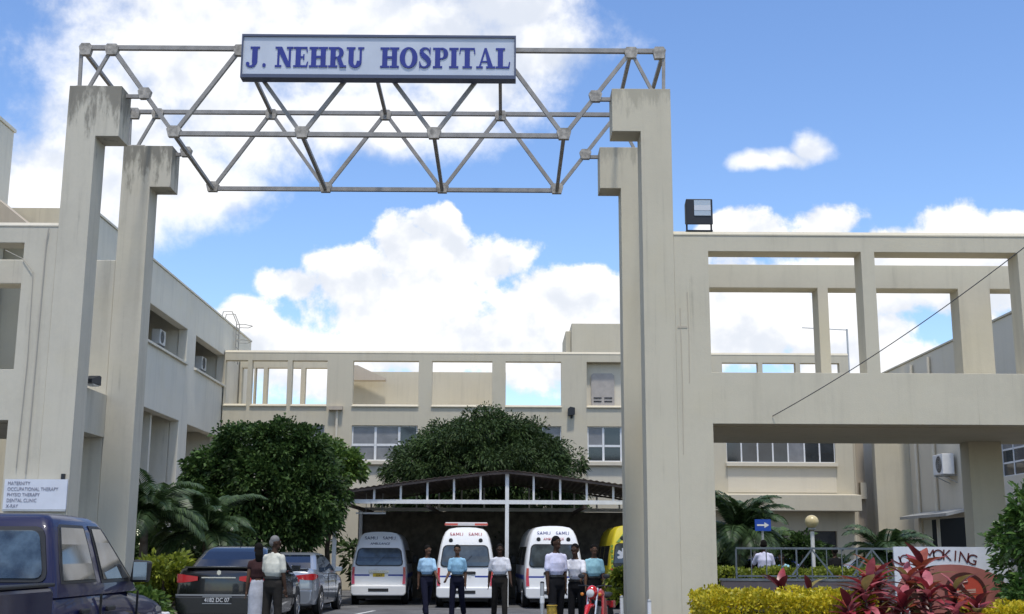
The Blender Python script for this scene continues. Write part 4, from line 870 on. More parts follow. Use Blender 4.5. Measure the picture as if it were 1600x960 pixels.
    windscreen = MB().add([(-.68, 4.47, 1.28), (.68, 4.47, 1.28), (.56, 3.95, 1.95 * s), (-.56, 3.95, 1.95 * s)], [(0, 1, 2, 3)]).build('windscreen', carglass, o)
    for sx in (-1, 1): MB().box(min(sx * .45, sx * .72), max(sx * .45, sx * .72), 4.74, 4.79, .72, .92).build('headlight', clearlens, o, bevel=.02)
    zt = 1.99 * s
    tx = {0: (darktxt, darktxt), 1: (redtxt, None), 2: (bluetxt, redtxt)}.get(style)
    if tx:
        for k, w_ in enumerate(('SAMU', 'SAMU')): 
            tt = text('lettering', w_, .15, tx[0], o, (-.27 + .54 * k, ry(zt + .03) - .014, zt + .03), .003)
        if tx[1]: text('lettering', 'AMBULANCE', .10, tx[1], o, (0, ry(zt - .12) - .014, zt - .13), .003, italic=.25)
    if style == 1:
        lb = MB().box(-.62, .62, .55, .82, zmax + .05, zmax + .15).build('light_bar', mat('beacon_white', (.6, .57, .57), .3), o, bevel=.03)
        for sx in (-1, 1): MB().box(min(sx * .25, sx * .63), max(sx * .25, sx * .63), .535, .549, zmax + .06, zmax + .12).build('beacon_lens', redlens, lb); MB().box(sx * .45 - .03, sx * .45 + .03, .62, .74, zmax - .02, zmax + .05).build('foot', black, lb)
    place(o, loc, rz, sc); return o, ry
van('plain white ambulance with a yellow number plate at the dark end of the carport', (-3.76, 37.3, 0), R(2), style=0, hgt=.97, sc=1.0)
van('white ambulance with red lettering and a roof light bar', (-1.12, 35.6, 0), R(0), style=1, hgt=1.02, sc=1.0)
van('high white ambulance with blue lettering beside the carport post', (1.42, 35.4, 0), R(3), style=2, hgt=1.04, sc=1.0)
hiviz = mat('hi_vis_yellow', (.62, .50, .02), .4, var=.1); orange = mat('chevron_orange', (.16, .07, .02), .4); lime = mat('chevron_green', (.12, .22, .03), .4); stargrey = mat('emblem_white', (.6, .62, .66), .4)
ya, ry = van('yellow and green chevron ambulance with a star emblem behind the clean pillar', (3.80, 35.2, 0), R(1), hiviz, style=3, hgt=1.06, sc=1.0)
for k in range(9):                         # diagonal chevrons on the rear doors
    x = -.95 + k * .22; zA, zB = .68, 1.12; rows = []
    for t in (0, .5, 1):
        z = zA + (zB - zA) * t; xa = max(-.8, min(.8, x + .34 * t)); xb = max(-.8, min(.8, x + .10 + .34 * t)); rows.append((z, xa, xb))
    if rows[0][2] - rows[0][1] > .02 or rows[2][2] - rows[2][1] > .02: rear_patch(rows, ry, .011).build('chevron', orange, ya)
for k in range(8):
    x = -.8 + k * .2; rows = [(z, max(-.62, min(.62, x + .2 * t)), max(-.62, min(.62, x + .09 + .2 * t))) for t, z in ((0, 1.86), (1, 2.10))]
    if rows[0][2] - rows[0][1] > .02: rear_patch(rows, ry, .011).build('chevron', lime, ya)
for sx in (-1, 1):
    for k in range(5): z = 1.15 + k * .14; rear_patch([(z, *sorted((sx * .71, sx * .77))), (z + .07, *sorted((sx * .70, sx * .76)))], ry, .026).build('chevron', lime, ya)
em = MB()
for k in range(3):
    a = R(90 + 60 * k); em.prism([(math.cos(a) * t - math.sin(a) * w, math.sin(a) * t + math.cos(a) * w) for t, w in ((-.17, -.045), (.17, -.045), (.17, .045), (-.17, .045))], lambda u, v, k=k: (-.40 + u * 1.15, ry(1.5) - .035 - .002 * k, 1.50 + v * 1.15), (0, .004, 0))
em.build('star_emblem', stargrey, ya)

def car_lower(b, stations):
    secs = []
    for (y, hw, zb_, zt_) in stations:
        h = zt_ - zb_; half = [(hw * .80, zb_), (hw * .95, zb_ + .05 * h), (hw * .995, zb_ + .25 * h), (hw, zb_ + .52 * h), (hw * .985, zb_ + .74 * h), (hw * .955, zb_ + .90 * h), (hw * .88, zb_ + .985 * h), (hw * .6, zt_ + .012), (hw * .2, zt_ + .02)]
        secs.append([(x, y, z) for x, z in half] + [(-x, y, z) for x, z in reversed(half)])
    return loft(b, secs)
def greenhouse(b, layers, r=.16, k=4):
    n = None; base = len(b.v)
    for (z, yr, yf, hw) in layers:
        rr = min(r, hw * .5); pts = []
        for cx, cy, a0 in ((hw - rr, yr + rr, -90), (hw - rr, yf - rr, 0), (-hw + rr, yf - rr, 90), (-hw + rr, yr + rr, 180)):
            for i in range(k + 1): a = R(a0 + 90 * i / k); pts.append((cx + rr * math.cos(a), cy + rr * math.sin(a), z))
        n = len(pts); b.v += pts
    for i in range(len(layers) - 1):
        for j in range(n): b.f.append((base + i * n + j, base + i * n + (j + 1) % n, base + (i + 1) * n + (j + 1) % n, base + (i + 1) * n + j))
    b.f.append(tuple(base + (len(layers) - 1) * n + j for j in range(n))); return b
def sedan(label, loc, rz, paint, sc=1.0, plate=None, boot_lip=True, group='cars parked along the left wing'):
    o = thing('parked_car', label, 'car', (0, 0, 0), group)
    b = MB(); car_lower(b, [(0.0, .74, .30, .98), (.05, .80, .24, 1.04), (.18, .85, .21, 1.085), (.6, .88, .20, 1.07), (1.4, .885, .19, .99), (2.9, .885, .19, .96), (3.6, .88, .19, .93), (4.1, .84, .20, .86), (4.38, .74, .24, .76), (4.5, .6, .30, .66)])
    b.build('body', paint, o, smooth=40)
    lay = [(.95, .42, 3.5, .80), (1.06, .62, 3.25, .775), (1.22, .88, 2.95, .71), (1.36, 1.16, 2.66, .64), (1.43, 1.36, 2.46, .585), (1.465, 1.62, 2.26, .48)]
    greenhouse(MB(), lay).build('roof', paint, o, smooth=50)
    yr = interp([(l[0], l[1]) for l in lay]); hx = interp([(l[0], l[3]) for l in lay])
    rear_patch([(z, -hx(z) + .13 - (z - 1.08) * .05, hx(z) - .13 + (z - 1.08) * .05) for z in (1.09, 1.15, 1.22, 1.3, 1.36, 1.405)], yr, .012).build('rear_window', mat('tinted_glass', (.01, .014, .03), .03, spec=1.0), o)
    for sx in (-1, 1):
        side_patch([(1.0, .95, 1.75), (1.1, 1.0, 1.75), (1.22, 1.1, 1.75), (1.36, 1.32, 1.75), (1.40, 1.45, 1.75)], hx, sx, .008).build('side_window', carglass, o)
        side_patch([(1.0, 1.83, 3.05), (1.1, 1.83, 2.95), (1.22, 1.83, 2.76), (1.36, 1.83, 2.5), (1.40, 1.83, 2.4)], hx, sx, .008).build('side_window', carglass, o)
        tl = MB(); cols_ = [(.40, -.03, .86, .925), (.52, -.035, .84, .94), (.66, -.03, .825, .955), (.745, -.012, .82, .965), (.80, .03, .82, .97), (.85, .12, .83, .965), (.876, .24, .86, .95), (.882, .36, .89, .93)]
        for x_, y_, z0_, z1_ in cols_: tl.v += [(sx * x_, y_, z0_), (sx * x_, y_, z1_), (sx * x_ * .93, y_ + .06, z0_), (sx * x_ * .93, y_ + .06, z1_)]
        for q in range(len(cols_) - 1): a = q * 4; tl.f += [(a, a + 4, a + 5, a + 1), (a, a + 2, a + 6, a + 4), (a + 1, a + 5, a + 7, a + 3)]
        tl.build('tail_light', redlens, o, smooth=60)
        for y in (.85, 3.5): arch(o, sx * .878, y, .315, sx); wheel(o, sx * .80, y, .315, sx, .19)
        MB().prism([(0, 0), (.2, .02), (.2, .13), (.03, .14)], lambda u, v: (sx * (.82 + u), 2.9, .97 + v), (0, .1, 0)).build('mirror', paint, o, bevel=.015)
        for y in (1.35, 2.35): MB().box(min(sx * .875, sx * .90), max(sx * .875, sx * .90), y, y + .18, .84, .87).build('door_handle', paint, o)
        for y in (1.78, 2.9): MB().box(min(sx * .872, sx * .8865), max(sx * .872, sx * .8865), y, y + .012, .32, .95).build('door_gap', black, o)
        MB().lathe([(.035, 0), (.035, -.05)], 10, (sx * .5, .02, .24), 'y').build('exhaust', chrome, o)
        MB().box(sx * .66 - .09, sx * .66 + .09, -.02, .04, .45, .50).build('reflector', redlens, o)
    MB().prism([(.72, .26), (.80, .34), (.82, .6), (-.82, .6), (-.80, .34), (-.72, .26)], lambda u, v: (u, -.06, v), (0, .2, 0)).build('bumper', paint, o, bevel=.035)
    MB().box(-.80, .80, -.072, -.058, .60, .625).build('bumper_line', mat('bumper_edge', (.30, .30, .31), .3, metal=.5), o)
    if boot_lip: MB().prism([(.66, 1.075), (.70, 1.10), (-.70, 1.10), (-.66, 1.075)], lambda u, v: (u, .0, v), (0, .2, 0)).build('boot_lip', paint, o)
    MB().box(-.33, .33, -.025, .02, .90, .92).build('boot_trim', chrome, o); MB().lathe([(.045, 0), (.045, -.012)], 6, (0, .0, .995), 'y').build('badge', chrome, o)
    pb = MB().box(-.27, .27, -.075, -.06, .475, .575).build('number_plate', black if plate else whitepaint, o)
    MB().box(-.28, .28, -.0735, -.062, .463, .474).box(-.28, .28, -.0735, -.062, .576, .587).build('plate_frame', greymetal, pb)
    if plate: text('plate_text', plate, .105, whitepaint, pb, (0, -.0775, .525), .001, xs=.92)
    MB().tube([(0, 1.75, 1.46), (0, 1.62, 1.56)], .008, 5).build('aerial', black, o)
    MB().box(-.6, .6, .3, 4.1, .14, .2).build('underbody', black, o)
    place(o, loc, rz, sc); return o
blackpaint = mat('black_car_paint', (.006, .006, .007), .25, coat=.8, metal=.0); silverpaint = mat('silver_car_paint', (.38, .41, .45), .3, coat=.9, metal=.55)
navy = mat('navy_truck_paint', (.006, .0065, .040), .4, coat=.45, metal=.0, spec=.25); bluepaint = mat('blue_car_paint', (.03, .05, .25), .25, coat=1.0, metal=.2)
sedan('glossy black saloon with a dark number plate parked beside the bed', (-5.72, 25.0, 0), R(-1), blackpaint, 1.08, '4182 DC 07').scale = (1.04, 1.05, 1.14)
sedan('silver saloon parked ahead of the black car under the tree', (-5.62, 31.0, 0), R(-2), silverpaint, 1.05)
sedan('blue car parked behind the railing on the right', (9.35, 34.3, 0), R(68), bluepaint, 1.0, group='cars behind the railing')
sedan('grey car parked behind the railing near the no smoking board', (12.2, 33.0, 0), R(100), mat('grey_car_paint', (.33, .34, .36), .3, coat=.8, metal=.5), 1.05, group='cars behind the railing')

PU = thing('pickup_truck', 'dark navy double cab pickup parked beside the left pillar', 'pickup', (0, 0, 0))
b = MB(); car_lower(b, [(1.50, .83, .42, 1.22), (1.56, .85, .42, 1.265), (2.4, .86, .42, 1.27), (3.1, .86, .42, 1.25), (3.4, .86, .42, 1.20), (3.95, .85, .42, 1.15), (4.4, .82, .44, 1.08), (4.58, .76, .48, .98), (4.64, .6, .52, .86)]); b.build('body', navy, PU, smooth=40)
lay = [(1.20, 1.53, 3.52, .83), (1.30, 1.55, 3.42, .815), (1.50, 1.61, 3.15, .765), (1.70, 1.67, 2.92, .71), (1.785, 1.71, 2.80, .675), (1.825, 1.79, 2.68, .62), (1.845, 2.0, 2.55, .5)]
greenhouse(MB(), lay, .07).build('cab_roof', navy, PU, smooth=50)
yr = interp([(l[0], l[1]) for l in lay]); hx = interp([(l[0], l[3]) for l in lay])
rw = rear_patch(rrows(1.315, 1.735, .755, .655, .07), yr, .012).build('window_seal', black, PU); rear_patch(rrows(1.345, 1.705, .72, .625, .06), yr, .022).build('rear_window', mat('pickup_glass', (.045, .065, .08), .03, spec=1.0, var=.8, vscale=5), rw)
for sx in (-1, 1):
    s1 = side_patch([(1.30, 1.67, 2.44), (1.45, 1.70, 2.42), (1.6, 1.76, 2.40), (1.73, 1.82, 2.385), (1.755, 1.87, 2.37)], hx, sx, .006).build('window_seal', black, PU); side_patch([(1.325, 1.71, 2.40), (1.45, 1.74, 2.38), (1.6, 1.80, 2.36), (1.73, 1.86, 2.345)], hx, sx, .014).build('side_window', mat('pickup_side_glass', (.05, .053, .055), .04, spec=1.0, var=.9, vscale=5), s1)
    s2 = side_patch([(1.29, 2.56, 3.36), (1.36, 2.55, 3.27), (1.5, 2.53, 3.09), (1.62, 2.515, 2.94), (1.73, 2.50, 2.80), (1.755, 2.49, 2.73)], hx, sx, .006).build('window_seal', black, PU); side_patch([(1.32, 2.60, 3.27), (1.5, 2.57, 3.03), (1.62, 2.555, 2.88), (1.73, 2.54, 2.75)], hx, sx, .014).build('side_window', MATS['pickup_side_glass'], s2)
    MB().prism([(0, 0), (.2, .0), (.22, .20), (.03, .22)], lambda u, v: (sx * (.835 + u * .8), 3.22, 1.28 + v * .9), (0, .1, 0)).build('mirror', black, PU, bevel=.02)
    MB().box(min(sx * .87, sx * .99), max(sx * .87, sx * .99), 3.212, 3.219, 1.30, 1.455).build('mirror_glass', chrome, PU)
    for y in (2.47, 3.42): MB().box(min(sx * .845, sx * .8635), max(sx * .845, sx * .8635), y, y + .012, .55, 1.2).build('door_gap', black, PU)
    for y in (2.0, 2.6): MB().box(min(sx * .85, sx * .885), max(sx * .85, sx * .885), y, y + .17, 1.06, 1.10).build('door_handle', black, PU, bevel=.01)
    MB().box(min(sx * .852, sx * .872), max(sx * .852, sx * .872), 1.6, 3.4, .84, .90).build('side_moulding', mat('moulding', (.05, .05, .06), .4), PU)
    for y in (.95, 3.85): arch(PU, sx * .858, y, .37, sx); wheel(PU, sx * .78, y, .37, sx, .22)
    MB().prism([(.62, .78), (.83, .78), (.83, .96), (.62, .98)], lambda u, v: (sx * u, 4.45, v), (0, .14, 0)).build('headlight', clearlens, PU, bevel=.02)
    MB().prism([(0.02, .45), (1.47, .45), (1.47, 1.26), (1.40, 1.285), (.02, 1.285)], lambda u, v: (sx * .85, u, v), (-sx * .09, 0, 0)).build('bed_side', navy, PU, bevel=.03)
    MB().box(min(sx * .75, sx * .86), max(sx * .75, sx * .86), .02, 1.45, 1.287, 1.315).build('bed_rail', black, PU, bevel=.01)
    MB().box(min(sx * .76, sx * .84), max(sx * .76, sx * .84), -.03, .01, .75, 1.15).build('tail_light', redlens, PU)
    MB().tube([(sx * .70, 1.44, 1.3), (sx * .66, 1.42, 1.62), (sx * .60, 1.42, 1.74)], .0) if False else None
MB().box(-.75, .75, .0, .07, .6, 1.25).build('tailgate', navy, PU, bevel=.02); MB().box(-.74, .74, .1, 1.45, .62, .68).build('bed_floor', black, PU); MB().box(-.80, .80, -.14, -.04, .45, .62).build('rear_bumper', chrome, PU, bevel=.03)
MB().add([(-.70, 3.465, 1.28), (.70, 3.465, 1.28), (.60, 2.865, 1.755), (-.60, 2.865, 1.755)], [(0, 1, 2, 3)]).build('windscreen', carglass, PU)
for sx in (-1, 1): MB().prism([(1.72, 1.40), (1.86, 1.40), (1.9, 1.62), (1.80, 1.62)], lambda u, v: (sx * .36 - .2, u, v), (.4, 0, 0)).build('seat_back', seatm, PU, bevel=.03)
MB().box(-.8, .8, .3, 4.4, .36, .44).build('chassis', black, PU); MB().box(-.78, .78, 4.57, 4.70, .46, .66).build('front_bumper', greymetal, PU, bevel=.03)
place(PU, (-4.24, 7.90, 0), R(-1.2))

# motorbike facing the camera
MBK = thing('motorbike', 'red motorbike with round mirrors standing by the clean pillar', 'motorbike', (0, 0, 0))
red = mat('bike_red', (.52, .012, .018), .25, coat=1.0)
def bwheel(y): 
    t = MB().lathe([(.225, -.04), (.29, -.045), (.305, -.02), (.305, .02), (.29, .045), (.225, .04)], 24, (0, y, .305), 'x').build('wheel', rubber, MBK, smooth=40); r_ = MB().lathe([(.23, -.03), (.235, .03), (.215, .03), (.215, -.03)], 24, (0, y, .305), 'x')
    for k in range(6): a = k * math.pi / 3; r_.bar((0, y, .305), (0, y + .22 * math.cos(a), .305 + .22 * math.sin(a)), .02)
    r_.build('rim', alloy, t)
bwheel(0.0); bwheel(1.25)
for sx in (-1, 1): MB().tube([(sx * .09, .0, .305), (sx * .09, .12, .6), (sx * .085, .27, .98)], .026, 8).build('fork_leg', chrome, MBK); MB().tube([(0, .26, 1.0), (sx * .2, .3, 1.03), (sx * .36, .38, 1.02)], .014, 7).build('handlebar', darkmetal, MBK); MB().tube([(sx * .2, .3, 1.03), (sx * .26, .29, 1.18)], .008, 6).ellipsoid((sx * .27, .29, 1.22), (.075, .02, .05)).build('mirror', darkmetal, MBK); MB().lathe([(.03, 0), (.035, -.05), (.02, -.06)], 10, (sx * .19, .13, .86), 'y').build('indicator', mat('amber', (.6, .2, .02), .3), MBK); MB().prism([(0.3, .35), (.62, .38), (.55, .75), (.36, .85)], lambda u, v: (sx * .19, u, v), (-sx * .05, 0, 0)).build('leg_shield', red, MBK, bevel=.02)
MB().tube([(0, -.27, .45), (0, -.12, .62), (0, .1, .64), (0, .28, .52)], [(.03, .06), (.07, .05), (.07, .05), (.05, .04)], 10).build('mudguard', red, MBK, smooth=60)
MB().ellipsoid((0, .17, .90), (.12, .12, .14)).build('headlamp_cowl', red, MBK, smooth=60); MB().lathe([(.085, 0), (.08, -.03), (.04, -.05)], 16, (0, .06, .88), 'y').build('headlamp', clearlens, MBK, smooth=40)
MB().capsule([(0, .4, .82), (0, .62, .84), (0, .75, .78)], [.1, .13, .09]).build('tank', red, MBK, smooth=60); MB().capsule([(0, .72, .8), (0, 1.0, .80), (0, 1.3, .84)], [(.12, .05), (.13, .05), (.1, .04)]).build('seat', black, MBK, smooth=60)
MB().box(-.14, .14, .5, .82, .3, .6).build('engine', mat('engine_grey', (.25, .25, .25), .5, metal=.6, var=.3), MBK, bevel=.03); MB().bar((-.12, .9, .4), (.12, .9, .4), .05).bar((0, .8, .4), (0, 1.25, .305), .05).bar((.14, .6, .3), (.16, 1.4, .4), .07).build('swing_arm', darkmetal, MBK); MB().box(-.13, .13, 1.2, 1.4, .55, .7).build('tail_unit', red, MBK, bevel=.02)
place(MBK, (1.60, 23.4, 0), R(-22), .92)

# ------------------------------------------------------------------ people
def remesh(mb, voxel, smooth_it=2):
    me = bpy.data.meshes.new('tmp'); me.from_pydata(mb.v, [], mb.f)
    bm = bmesh.new(); bm.from_mesh(me); bmesh.ops.recalc_face_normals(bm, faces=bm.faces); bm.to_mesh(me); bm.free()
    ob = bpy.data.objects.new('tmp', me); col.objects.link(ob)
    r = ob.modifiers.new('r', 'REMESH'); r.mode = 'VOXEL'; r.voxel_size = voxel
    s = ob.modifiers.new('s', 'SMOOTH'); s.iterations = smooth_it; s.factor = .5
    out = bpy.data.meshes.new_from_object(ob.evaluated_get(bpy.context.evaluated_depsgraph_get()))
    bpy.data.objects.remove(ob); bpy.data.meshes.remove(me)
    out.polygons.foreach_set('use_smooth', [True] * len(out.polygons)); return out
def part_mesh(name, me, ma, parent):
    me.name = name; me.materials.clear(); me.materials.append(ma); o = bpy.data.objects.new(name, me); col.objects.link(o); o.parent = parent; return o
cloth = lambda n, c: mat(n, c, .9, var=.16, vscale=9, bump=.6, bscale=14, spec=.12)
skinA = mat('skin_dark', (.06, .033, .021), .7, spec=.2); skinB = mat('skin_brown', (.13, .07, .044), .7, spec=.2); hairb = mat('hair_black', (.008, .007, .006), .9, spec=.15); hairg = mat('hair_grey', (.16, .155, .15), .8)
eyew = mat('eye_white', (.22, .20, .18), .5); lipm = mat('lip', (.10, .04, .035), .5); shoem = mat('shoe_black', (.015, .014, .014), .4)
def person(label, loc, rz, h=1.74, shirt=None, trousers=None, skin=skinA, hair=hairb, arms=((5, 8, 12), (-5, 8, 12)), legs=((4, 2), (-4, 2)), build_=1.0, skirt=None, long_hair=False, head_turn=0.0, lean=0.0, sit=0.0, collar=True, group='people at the gate', sleeve=.75):
    """faces -Y; arms / legs: right then left; arm = (swing forward, spread, elbow), leg = (swing forward, knee), degrees"""
    o = thing('person', label, 'person', (0, 0, 0), group); S = h / 1.74
    hipz = .915 * S; body = MB(); sh = MB(); tr = MB(); so = MB()
    hip = Vector((0, 0, hipz)); ln = R(lean); sp = Vector((0, -math.sin(ln), math.cos(ln)))
    chest = hip + sp * .34 * S; neck = hip + sp * .54 * S; head = neck + Vector((0, -.015, .155 * S))
    bw = build_
    body.capsule([hip, hip + sp * .18 * S, chest, hip + sp * .47 * S], [(.135 * bw * S, .10 * S), (.125 * bw * S, .095 * S), (.15 * bw * S, .11 * S), (.12 * S, .08 * S)])
    body.capsule([neck - sp * .04, neck + Vector((0, -.01, .09 * S))], [.052 * S, .05 * S])
    ct, stt = math.cos(R(head_turn)), math.sin(R(head_turn))
    hp = lambda x, y, z: head + Vector((x * ct - y * stt, x * stt + y * ct, z)) * S
    body.ellipsoid(head + Vector((0, 0, .02 * S)), (.074 * S, .092 * S, .105 * S)); body.ellipsoid(hp(0, -.025, -.055), (.055 * S, .062 * S, .062 * S))
    body.capsule([hp(0, -.086, .03), hp(0, -.098, -.012)], [.008 * S, .012 * S], 8)
    for sx in (-1, 1): body.ellipsoid(hp(sx * .076, .0, .0), (.012 * S, .02 * S, .032 * S), 8, 6); body.ellipsoid(hp(sx * .03, -.085, .045), (.018 * S, .010 * S, .008 * S), 8, 5)
    sh.capsule([hip + sp * (.19 * S), hip + sp * .24 * S, chest, hip + sp * .45 * S], [(.165 * bw * S, .125 * bw * S), (.158 * bw * S, .125 * bw * S), (.168 * bw * S, .13 * S), (.135 * S, .09 * S)], 14)
    sh.capsule([hip + sp * .445 * S + Vector((-.145 * bw * S, 0, 0)), hip + sp * .505 * S, hip + sp * .445 * S + Vector((.145 * bw * S, 0, 0))], [.052 * S, .055 * S, .052 * S])
    if collar: sh.capsule([neck - sp * .085 * S + Vector((0, .012, 0)), neck - sp * .045 * S + Vector((0, .015, 0))], [.066 * S, .06 * S])
    for i, sx in enumerate((-1, 1)):
        sw, ab, el = (R(a) for a in arms[i])
        s0 = hip + sp * .45 * S + Vector((sx * .165 * bw * S, 0, 0))
        d1 = Vector((sx * math.sin(ab), -math.sin(sw) * math.cos(ab), -math.cos(sw) * math.cos(ab))); e0 = s0 + d1 * .29 * S
        sw2 = sw + el; d2 = Vector((sx * math.sin(ab) * .5, -math.sin(sw2), -math.cos(sw2))).normalized(); w0 = e0 + d2 * .25 * S
        body.capsule([s0, s0.lerp(e0, .5), e0, e0.lerp(w0, .35), w0], [.045 * S, .044 * S, .037 * S, .038 * S, .026 * S])
        k = sleeve; sh.capsule([s0, s0.lerp(e0, k * .5), s0.lerp(e0, k)], [.054 * S, .058 * S, .062 * S])
        fwd = Vector((0, -1, 0)); lat = d2.cross(fwd).normalized() if abs(d2.y) < .95 else Vector((1, 0, 0)); pn = d2.cross(lat).normalized()
        pm = w0 + d2 * .085 * S; body.capsule([w0, w0 + d2 * .045 * S, pm], [(.022 * S, .024 * S), (.026 * S, .036 * S), (.02 * S, .036 * S)], 8)
        for f in range(4):
            off = (f - 1.5) * .0185 * S; l = (.066, .078, .074, .058)[f] * S; b0 = pm + pn * off; curl = -lat * sx * .3
            body.capsule([b0, b0 + d2 * l * .5, b0 + (d2 + curl).normalized() * l], [.0088 * S, .0082 * S, .007 * S], 6)
        t0 = w0 + d2 * .03 * S + pn * .03 * S; body.capsule([t0, t0 + (d2 + pn * .8).normalized() * .035 * S, t0 + (d2 + pn * .35).normalized() * .062 * S], [.011 * S, .0095 * S, .008 * S], 6)
        hs, kn = (R(a) for a in legs[i]); h0 = hip + Vector((sx * .085 * S * bw, 0, -.02))
        d1 = Vector((sx * .03, -math.sin(hs), -math.cos(hs))).normalized(); k0 = h0 + d1 * .43 * S; a2 = hs - kn; d2 = Vector((0, -math.sin(a2), -math.cos(a2))); f0 = k0 + d2 * .40 * S
        body.capsule([h0, h0.lerp(k0, .4), k0, k0.lerp(f0, .35), f0], [.075 * S, .068 * S, .05 * S, .052 * S, .034 * S])
        tr.capsule([h0 + Vector((0, 0, .03)), h0.lerp(k0, .5), k0, f0 - d2 * .02], [.094 * S * bw, .085 * S, .072 * S, .066 * S], 12)
        toe = f0 + Vector((sx * .02, -.15 * S, -.055 * S)); so.capsule([f0 + Vector((0, .035 * S, -.045 * S)), f0 + Vector((sx * .01, -.06 * S, -.05 * S)), toe], [(.04 * S, .04 * S), (.045 * S, .04 * S), (.038 * S, .026 * S)], 10); so.capsule([f0 + Vector((0, .005, .03)), f0 + Vector((0, 0, -.04))], [.042 * S, .042 * S])
    tr.capsule([hip + Vector((0, 0, -.06 * S)), hip + sp * .07 * S], [(.155 * bw * S, .125 * bw * S), (.152 * bw * S, .122 * bw * S)], 14)
    if skirt:
        tr = MB(); tr.capsule([hip + sp * .10 * S, hip + Vector((0, 0, -.12 * S)), hip + Vector((0, 0, -.45 * S)), hip + Vector((0, 0, -.78 * S))], [(.13 * S, .105 * S), (.165 * S, .14 * S), (.16 * S, .15 * S), (.17 * S, .16 * S)], 16)
    hr = MB()
    if long_hair: hr.ellipsoid(hp(0, .02, .045), (.088 * S, .10 * S, .105 * S)); hr.capsule([hp(0, .06, .03), hp(0, .085, -.09), hp(0, .08, -.2)], [(.075 * S, .05 * S), (.085 * S, .045 * S), (.06 * S, .03 * S)])
    else: hr.ellipsoid(hp(0, .010, .056), (.082 * S, .092 * S, .082 * S)); hr.ellipsoid(hp(0, .042, .01), (.077 * S, .065 * S, .075 * S))
    part_mesh('body', remesh(body, .0095, 1), skin, o); part_mesh('shirt', remesh(sh, .014), shirt, o); part_mesh('skirt' if skirt else 'trousers', remesh(tr, .015), skirt or trousers, o)
    part_mesh('shoes', remesh(so, .011), shoem, o); part_mesh('hair', remesh(hr, .012, 1), hair, o)
    if not skirt: MB().tube([hip + sp * .085 * S, hip + sp * .115 * S], [(.166 * bw * S, .131 * bw * S), (.164 * bw * S, .130 * bw * S)], 20).build('belt', shoem, o)
    for sx in (-1, 1): MB().ellipsoid(hp(sx * .03, -.084, .022), (.012 * S, .008 * S, .007 * S), 8, 6).build('eye', eyew, o); 
    MB().ellipsoid(hp(0, -.083, -.058), (.024 * S, .010 * S, .009 * S), 8, 6).build('mouth', lipm, o)
    zmin = min(v[2] for v in so.v); place(o, (loc[0], loc[1], loc[2] - zmin), rz); return o
ltblue = cloth('shirt_light_blue', (.36, .55, .72)); skyblue = cloth('shirt_sky_blue', (.26, .46, .62)); white = cloth('shirt_white', (.70, .70, .74)); lilac = cloth('shirt_pale_lilac', (.62, .62, .78)); cream = cloth('shirt_cream', (.56, .55, .47))
navyt = cloth('trousers_navy', (.012, .013, .028)); blackt = cloth('trousers_black', (.012, .012, .014)); browns = cloth('trousers_charcoal', (.028, .025, .022)); greysk = cloth('skirt_pale_grey', (.42, .43, .47)); redtop = cloth('top_dark', (.045, .022, .022)); blacktop = cloth('dress_black', (.012, .012, .013)); aqua = cloth('shirt_aqua', (.33, .58, .66))
def X(px, Y): return (px - 789) / F * Y
person('man in light blue shirt and navy trousers walking, one foot behind', (X(671, 30.6), 30.6, 0), R(25), 1.74, ltblue, navyt, skinB, arms=((-16, 3, 14), (20, 2, 25)), legs=((20, 6), (-18, 18)), head_turn=25)
person('man in sky blue shirt facing the gate before the red-lettered ambulance', (X(717, 29.6), 29.6, 0), R(-14), 1.72, skyblue, navyt, skinB, arms=((8, 4, 48), (-14, 4, 18)), legs=((9, 6), (-13, 14)), head_turn=18)
person('man in white shirt and dark trousers walking before the carport post', (X(782, 29.3), 29.3, 0), R(6), 1.75, white, browns, skinA, arms=((-14, 9, 12), (14, 8, 22)), legs=((-12, 14), (13, 5)), build_=1.1, head_turn=-12)
person('tall man in white polo and black trousers beside the motorbike', (X(868, 24.4), 24.4, 0), R(24), 1.86, lilac, blackt, skinA, arms=((4, 5, 6), (-2, 4, 4)), legs=((7, 4), (-5, 3)), head_turn=22)
person('man in white shirt standing right behind the red motorbike', (X(899, 24.85), 24.85, 0), R(-20), 1.72, white, blackt, skinA, lean=8, arms=((32, 10, 35), (34, 10, 35)), legs=((4, 3), (-3, 3)))
person('man in pale blue shirt looking on beside the yellow ambulance', (X(926, 27.5), 27.5, 0), R(8), 1.72, aqua, blackt, skinB, arms=((4, 6, 8), (6, 6, 20)))
person('grey-haired man in cream shirt seen from behind by the black car', (X(437, 22.9), 22.9, 0), R(150), 1.82, cream, browns, skinA, hairg, arms=((2, 6, 8), (8, 8, 20)), head_turn=-35, build_=1.12)
person('woman in dark top and pale skirt standing beside the grey-haired man', (X(413, 23.4), 23.4, 0), R(200), 1.68, redtop, None, skinB, arms=((4, 5, 8), (4, 6, 10)), skirt=greysk, long_hair=True, build_=.86, collar=False, sleeve=.25)
GP = 'people behind the railing'
person('person in pale shirt standing with back turned under the arrow sign', (X(1187, 29.8), 29.8, .14), R(170), 1.72, lilac, blackt, skinA, arms=((10, 12, 30), (30, 20, 40)), group=GP)
person('person in aqua shirt bending over behind the railing', (X(1228, 29.9), 29.9, .14), R(-60), 1.5, aqua, browns, skinA, lean=38, arms=((40, 8, 20), (35, 8, 20)), group=GP)
person('person dressed in black walking behind the railing beside the blue car', (X(1296, 30.2), 30.2, .14), R(200), 1.58, blacktop, blackt, skinA, arms=((4, 8, 10), (-4, 8, 10)), group=GP)

